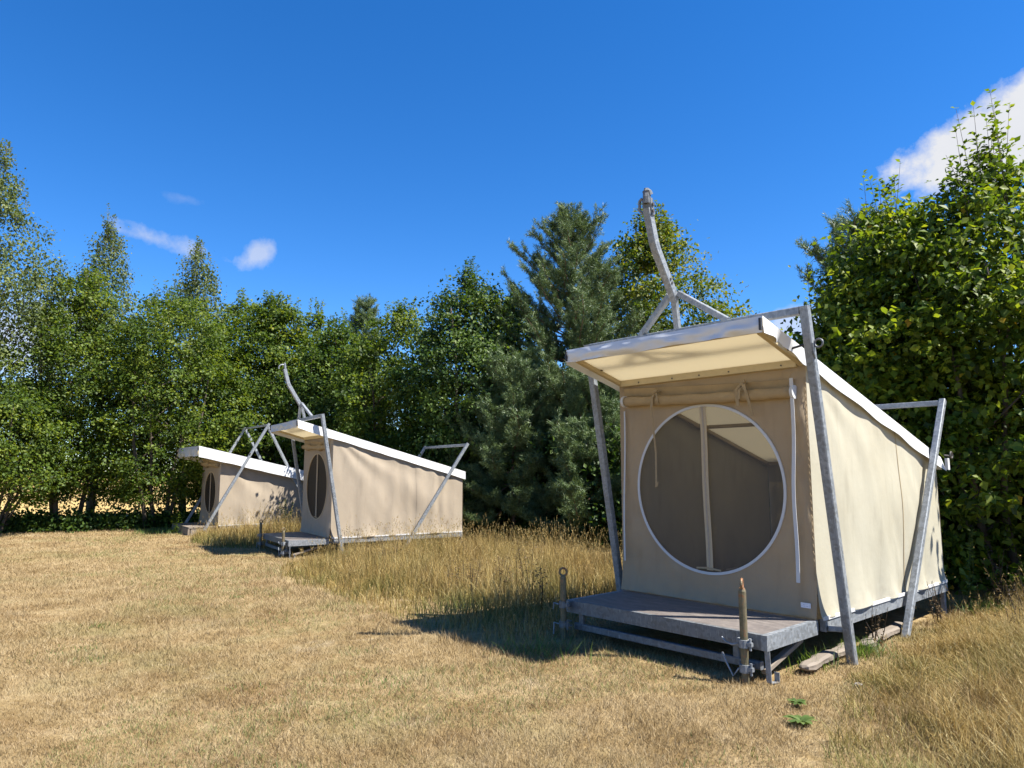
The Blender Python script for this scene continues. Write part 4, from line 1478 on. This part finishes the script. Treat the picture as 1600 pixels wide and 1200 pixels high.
def meadow():
    rng = np.random.default_rng(6)
    Vs, Fs, Hs, Ts = [], [], [], []
    base = 0

    def emit(V, F, H, T):
        nonlocal base
        Vs.append(V); Fs.append(F + base); Hs.append(H); Ts.append(T)
        base += len(V)
    for poly, dens, hmin, hmax, ramp, foot in ((MEAD_A, 1150, 0.10, 0.48, 1.3, (FOOT1, FOOT2)), (MEAD_B, 800, 0.25, 0.46, 0.6, (FOOT2, FOOT3)), (MEAD_C, 5200, 0.10, 0.50, 1.7, (FOOT1,))):
        xs, ys = [p[0] for p in poly], [p[1] for p in poly]
        area = (max(xs) - min(xs)) * (max(ys) - min(ys))
        n = int(area * dens)
        x, y = rng.uniform(min(xs), max(xs), n), rng.uniform(min(ys), max(ys), n)
        ok = inpoly(x, y, poly)
        for f in foot:
            ok &= ~inpoly(x, y, f)
        ok &= np.abs(x) < 0.80 * y + 0.6
        if poly is MEAD_C:
            ok &= rng.uniform(0, 1, n) < np.clip(6.5 / y, 0.25, 1) ** 1.6
        x, y = x[ok], y[ok]
        dist = polydist(x, y, poly)
        if poly is MEAD_C:
            dist = 0.55 * (vnoise(x, y, 3.0, 71) - 0.35) + np.minimum(dist, np.abs((x - 1.6) * 0.86 - (y - 3.9) * 0.50) / 1.0)
        e = np.clip(dist / ramp, 0, 1)
        clump = vnoise(x, y, 2.2, 31) * 0.6 + vnoise(x, y, 6.5, 32) * 0.4
        thin = rng.uniform(0, 1, len(x)) < np.clip((0.02 if poly is not MEAD_C else 0.02) + 0.9 * clump * (1 if poly is not MEAD_C else np.clip(e * 3, 0, 1)) + 0.3 * e, 0, 1)
        x, y, e, clump = x[thin], y[thin], e[thin], clump[thin]
        n = len(x)
        h = (hmin + (hmax - hmin) * e * (0.15 + 1.15 * clump)) * rng.uniform(0.45, 1.3, n)
        if poly is MEAD_C:
            h *= 0.55 + 0.8 * clump
        for f in foot:
            h *= 1 - 0.55 * np.exp(-(polydist(x, y, f) / 0.8) ** 2)
        lean = np.abs(rng.normal(0.38, 0.42, n)) + 0.05
        if poly is MEAD_C:
            lean = rng.uniform(0.2, 1.3, n)
        V, F, H, tip, d, nv = blades(rng, x, y, h, np.clip(lean, 0, 1.2), 0.0017 + 0.00022 * y, 0.65, 3)
        T = np.clip(rng.normal(0.50, 0.27, n) + 0.4 * (vnoise(x, y, 0.8, 40) - 0.5), 0, 1)
        emit(V, F, H, np.repeat(T, nv))
        # seed stalks with slender heads
        m = int(n * (0.10 if poly is not MEAD_C else 0.022))
        k = rng.integers(0, n, m)
        sx, sy = x[k], y[k]
        hh = h[k] * 1.05 + rng.uniform(0.06, 0.42, m) ** 1.3 * (0.4 + e[k])
        V, F, H, tip, d, nv = blades(rng, sx, sy, hh, np.abs(rng.normal(0.22, 0.15, m)), 0.0011 + 0.00014 * sy, 0.8, 3)
        T = np.clip(rng.normal(0.62, 0.2, m), 0, 1)
        emit(V, F, H * 0 + 0.8, np.repeat(T, nv))
        # heads: a few short awns round the tip
        q = 7
        tp = np.repeat(tip, q, 0)
        dd = np.repeat(d, q, 0)
        back = rng.uniform(0, 0.07, len(tp))
        pos = tp - np.stack([dd[:, 0] * back * 0.4, dd[:, 1] * back * 0.4, back], 1)
        dv = rng.normal(0, 0.5, (len(tp), 3)) + np.stack([dd[:, 0], dd[:, 1], np.ones(len(tp)) * 1.2], 1)
        dv /= np.linalg.norm(dv, axis=1, keepdims=True)
        sd = np.cross(dv, rng.normal(0, 1, dv.shape))
        sd /= np.linalg.norm(sd, axis=1, keepdims=True)
        L = rng.uniform(0.015, 0.035, len(tp))[:, None]
        wv = (0.0022 + 0.00012 * pos[:, 1])[:, None]
        V = np.stack([pos - sd * wv, pos + sd * wv, pos + dv * L], 1).reshape(-1, 3)
        emit(V, np.arange(len(V)).reshape(-1, 3), np.full(len(V), 0.9), np.repeat(np.clip(rng.normal(0.6, 0.22, len(tp)), 0, 1), 3))
    o = link('meadow_grass', np_mesh('meadow_grass', np.concatenate(Vs), np.concatenate(Fs), M['meadow'], np.concatenate(Ts), np.concatenate(Hs)))
    tag(o, 'tall golden uncut grass around the tents', None, None, 'stuff')


lawn()
meadow()


def fresh_grass():
    rng = np.random.default_rng(9)
    pts = []
    for cx, cy, r_, n in ((5.6, 8.35, 0.35, 700), (6.0, 8.2, 0.4, 600), (3.15, 6.55, 0.22, 260), (2.5, 6.2, 0.2, 160), (-10.4, 21.2, 0.7, 500), (0.25, 6.55, 0.3, 200)):
        pts.append(np.array([cx, cy]) + rng.normal(0, 0.55, (n, 2)) * r_)
    for _ in range(46):
        cy = 3.9 * (14 / 3.9) ** rng.uniform(0, 1)
        pts.append(np.array([rng.uniform(-0.7, 0.42) * cy, cy]) + rng.normal(0, 0.55, (int(rng.uniform(15, 70)), 2)) * rng.uniform(0.06, 0.35))
    p = np.concatenate(pts)
    x, y = p[:, 0], p[:, 1]
    n = len(x)
    V, F, H, tip, d, nv = blades(rng, x, y, np.where(np.arange(n) < 2420, rng.uniform(0.05, 0.20, n), rng.uniform(0.012, 0.045, n)), rng.uniform(0.2, 1.2, n), 0.002 + 0.0003 * y, 0.6, 3)
    o = link('green_grass', np_mesh('green_grass', V, F, M['leaf_weed'], np.repeat(np.clip(rng.normal(0.5, 0.2, n), 0, 0.92), nv)))
    tag(o, 'small patches of fresh green grass by the tents', None, None, 'stuff')


fresh_grass()

# ------------------------------------------------------------------ single weeds


def weed(name, label, x, y, h, seed, mat, leaf, nst=3, nleaf=60, umbel=False, group=None):
    rng = np.random.default_rng(seed)
    T = thing(name, label, 'plant', (x, y, float(gz(x, y))), 0, group)
    mb = MB()
    P, D, N, S = [], [], [], []
    for s in range(nst):
        a = rng.uniform(0, 6.28)
        b = np.array([rng.normal(0, 0.04), rng.normal(0, 0.04), -0.02])
        t = b + np.array([math.cos(a) * h * rng.uniform(0.05, 0.3), math.sin(a) * h * rng.uniform(0.05, 0.3), h * rng.uniform(0.75, 1.0)])
        mb.tube([b, (b + t) / 2 + rng.normal(0, 0.015, 3), t], [0.005, 0.004, 0.002], 5, False)
        k = nleaf // nst
        q = rng.uniform(0.12 if not umbel else 0.5, 1.0, k)
        aa = rng.uniform(0, 6.28, k)
        for u, al in zip(q, aa):
            if umbel:
                p = t + np.array([math.cos(al) * 0.05 * u, math.sin(al) * 0.05 * u, rng.uniform(-0.03, 0.03)]) - np.array([0, 0, (1 - u) * h * 0.7])
            else:
                p = b + (t - b) * u
            P.append(p); D.append([math.cos(al), math.sin(al), rng.uniform(0.1, 0.7)]); N.append([0, 0, 1.0] + rng.normal(0, 0.3, 3)); S.append(leaf * rng.uniform(0.6, 1.2) * (1.15 - 0.5 * u))
    P, D, N, S = map(np.array, (P, D, N, S))
    V, F = leaf_mesh(rng, P, D, N, S)
    link('leaves', np_mesh('leaves', V, F, M[mat], np.repeat(np.clip(rng.normal(0.5, 0.2, len(P)), 0, 0.92), 4)), T)
    mb.build('stem', M['leaf_brown'] if mat == 'leaf_brown' else M['leaf_weed'], T)
    return T


def rosette(label, x, y, r, seed):
    rng = np.random.default_rng(seed)
    T = thing('weed_rosette', label, 'plant', (x, y, float(gz(x, y)) + 0.005), 0, 'green weeds on the dry lawn')
    n = 26
    for i in range(n):
        a = i * 2.4 + rng.normal(0, 0.2)
        L = r * rng.uniform(0.5, 1.1)
        w = L * 0.16
        up = rng.uniform(0.15, 0.7)
        pts = []
        for k in range(5):
            t = k / 4
            pts.append((L * t, w * math.sin(math.pi * min(1, t * 0.9 + 0.08)) * (1 + 0.35 * (k % 2)), 0.01 + L * up * t * (1 - 0.7 * t)))
        vs = [(p[0], -p[1], p[2] + 0.15 * p[1]) for p in pts] + [(p[0], 0, p[2]) for p in pts] + [(p[0], p[1], p[2] + 0.15 * p[1]) for p in pts]
        fs = [(k, k + 1, 5 + k + 1) for k in range(4)] + [(k, 5 + k + 1, 5 + k) for k in range(4)] + [(5 + k, 5 + k + 1, 10 + k + 1) for k in range(4)] + [(5 + k, 10 + k + 1, 10 + k) for k in range(4)]
        me = np_mesh('leaf', np.array(vs), np.array(fs), M['leaf_weed'], np.full(15, rng.uniform(0.3, 0.8)))
        o = link('leaf', me, T)
        o.rotation_euler = (0, 0, a)


rosette('larger green weed rosette on the dry lawn, farther from the cream tent deck', 1.86, 4.75, 0.11, 301)
rosette('small green weed rosette on the dry lawn beside the deck corner hook', 1.98, 5.12, 0.075, 302)
weed('leafy_shoot', 'upright green leafy shoot behind the rear corner of the cream tent', 5.42, 8.6, 1.0, 311, 'leaf_weed', 0.085, 4, 90)
weed('dried_weed', 'rust brown bushy weed right of the leafy shoot behind the cream tent', 5.72, 8.45, 0.75, 312, 'leaf_brown', 0.05, 7, 160)
for i, (x, y, h, lab) in enumerate(((-0.15, 8.9, 0.62, 'dark dried weed in the shaded grass, middle of the clump left of the cream tent'),
                                    (0.15, 9.1, 0.85, 'tallest dark dried weed in the grass left of the cream tent'),
                                    (-0.5, 8.8, 0.58, 'dark dried weed on the lawn side of the clump left of the cream tent'),
                                    (0.3, 8.5, 0.58, 'dark dried weed nearest the deck of the cream tent'),
                                    (-0.75, 9.3, 0.52, 'short dark dried weed at the left end of the clump in golden grass'),
                                    (-2.0, 11.8, 0.85, 'lone dark dried weed in golden grass in front of the middle tent side wall'),
                                    (-3.1, 13.6, 0.8, 'dark dried weed close to the front leg of the middle tent'))):
    weed('dried_weed', lab, x, y, h, 320 + i, 'leaf_brown', 0.040, 4, 110, True, 'dark dried weeds in the meadow')
for i, (x, y, h, lab) in enumerate(((3.35, 6.75, 0.42, 'rusty dried weed at the foot of the right front leg of the cream tent'),
                                    (4.55, 7.75, 0.50, 'rusty dried weed hiding the foot of the rear right leg of the cream tent'),
                                    (4.9, 7.0, 0.45, 'low rusty dried weed out in the grass right of the cream tent'),
                                    (4.72, 6.55, 0.75, 'tall rusty dried weed at the right picture edge'))):
    weed('dried_weed', lab, x, y, h, 350 + i, 'leaf_brown', 0.026, 6, 150, i == 3, 'rusty dried weeds right of the cream tent')
weed('leafy_shoot', 'pale green weed against the front pole of the far tent', *tent_pt(TENT3, 0.2, -0.9)[:2], 0.8, 341, 'leaf_mid', 0.07, 5, 120)
weed('leafy_shoot', 'yellowish tall weed leaning on the far tent side wall', *tent_pt(TENT3, 1.35, 1.9)[:2], 1.1, 342, 'leaf_mid', 0.06, 9, 260)
o = MB()
for k in range(1):
    def st(u, v):
        a, b = u * 2 * math.pi, v * math.pi
        r_ = 1 + 0.25 * nz3(math.cos(a) * 1.5, math.sin(a) * 1.5, v * 3)
        return (0.035 * r_ * math.cos(a) * math.sin(b), 0.022 * r_ * math.sin(a) * math.sin(b), 0.014 * math.cos(b) * r_)
    grid_mesh(o, 12, 8, st)
o = o.build('stone', plain('pale_stone', (0.30, 0.28, 0.25), 0.8), smooth=True)
o.location = (2.62, 5.55, 0.012)
tag(o, 'small pale stone on the bare ground beside the right tent leg', 'stone')
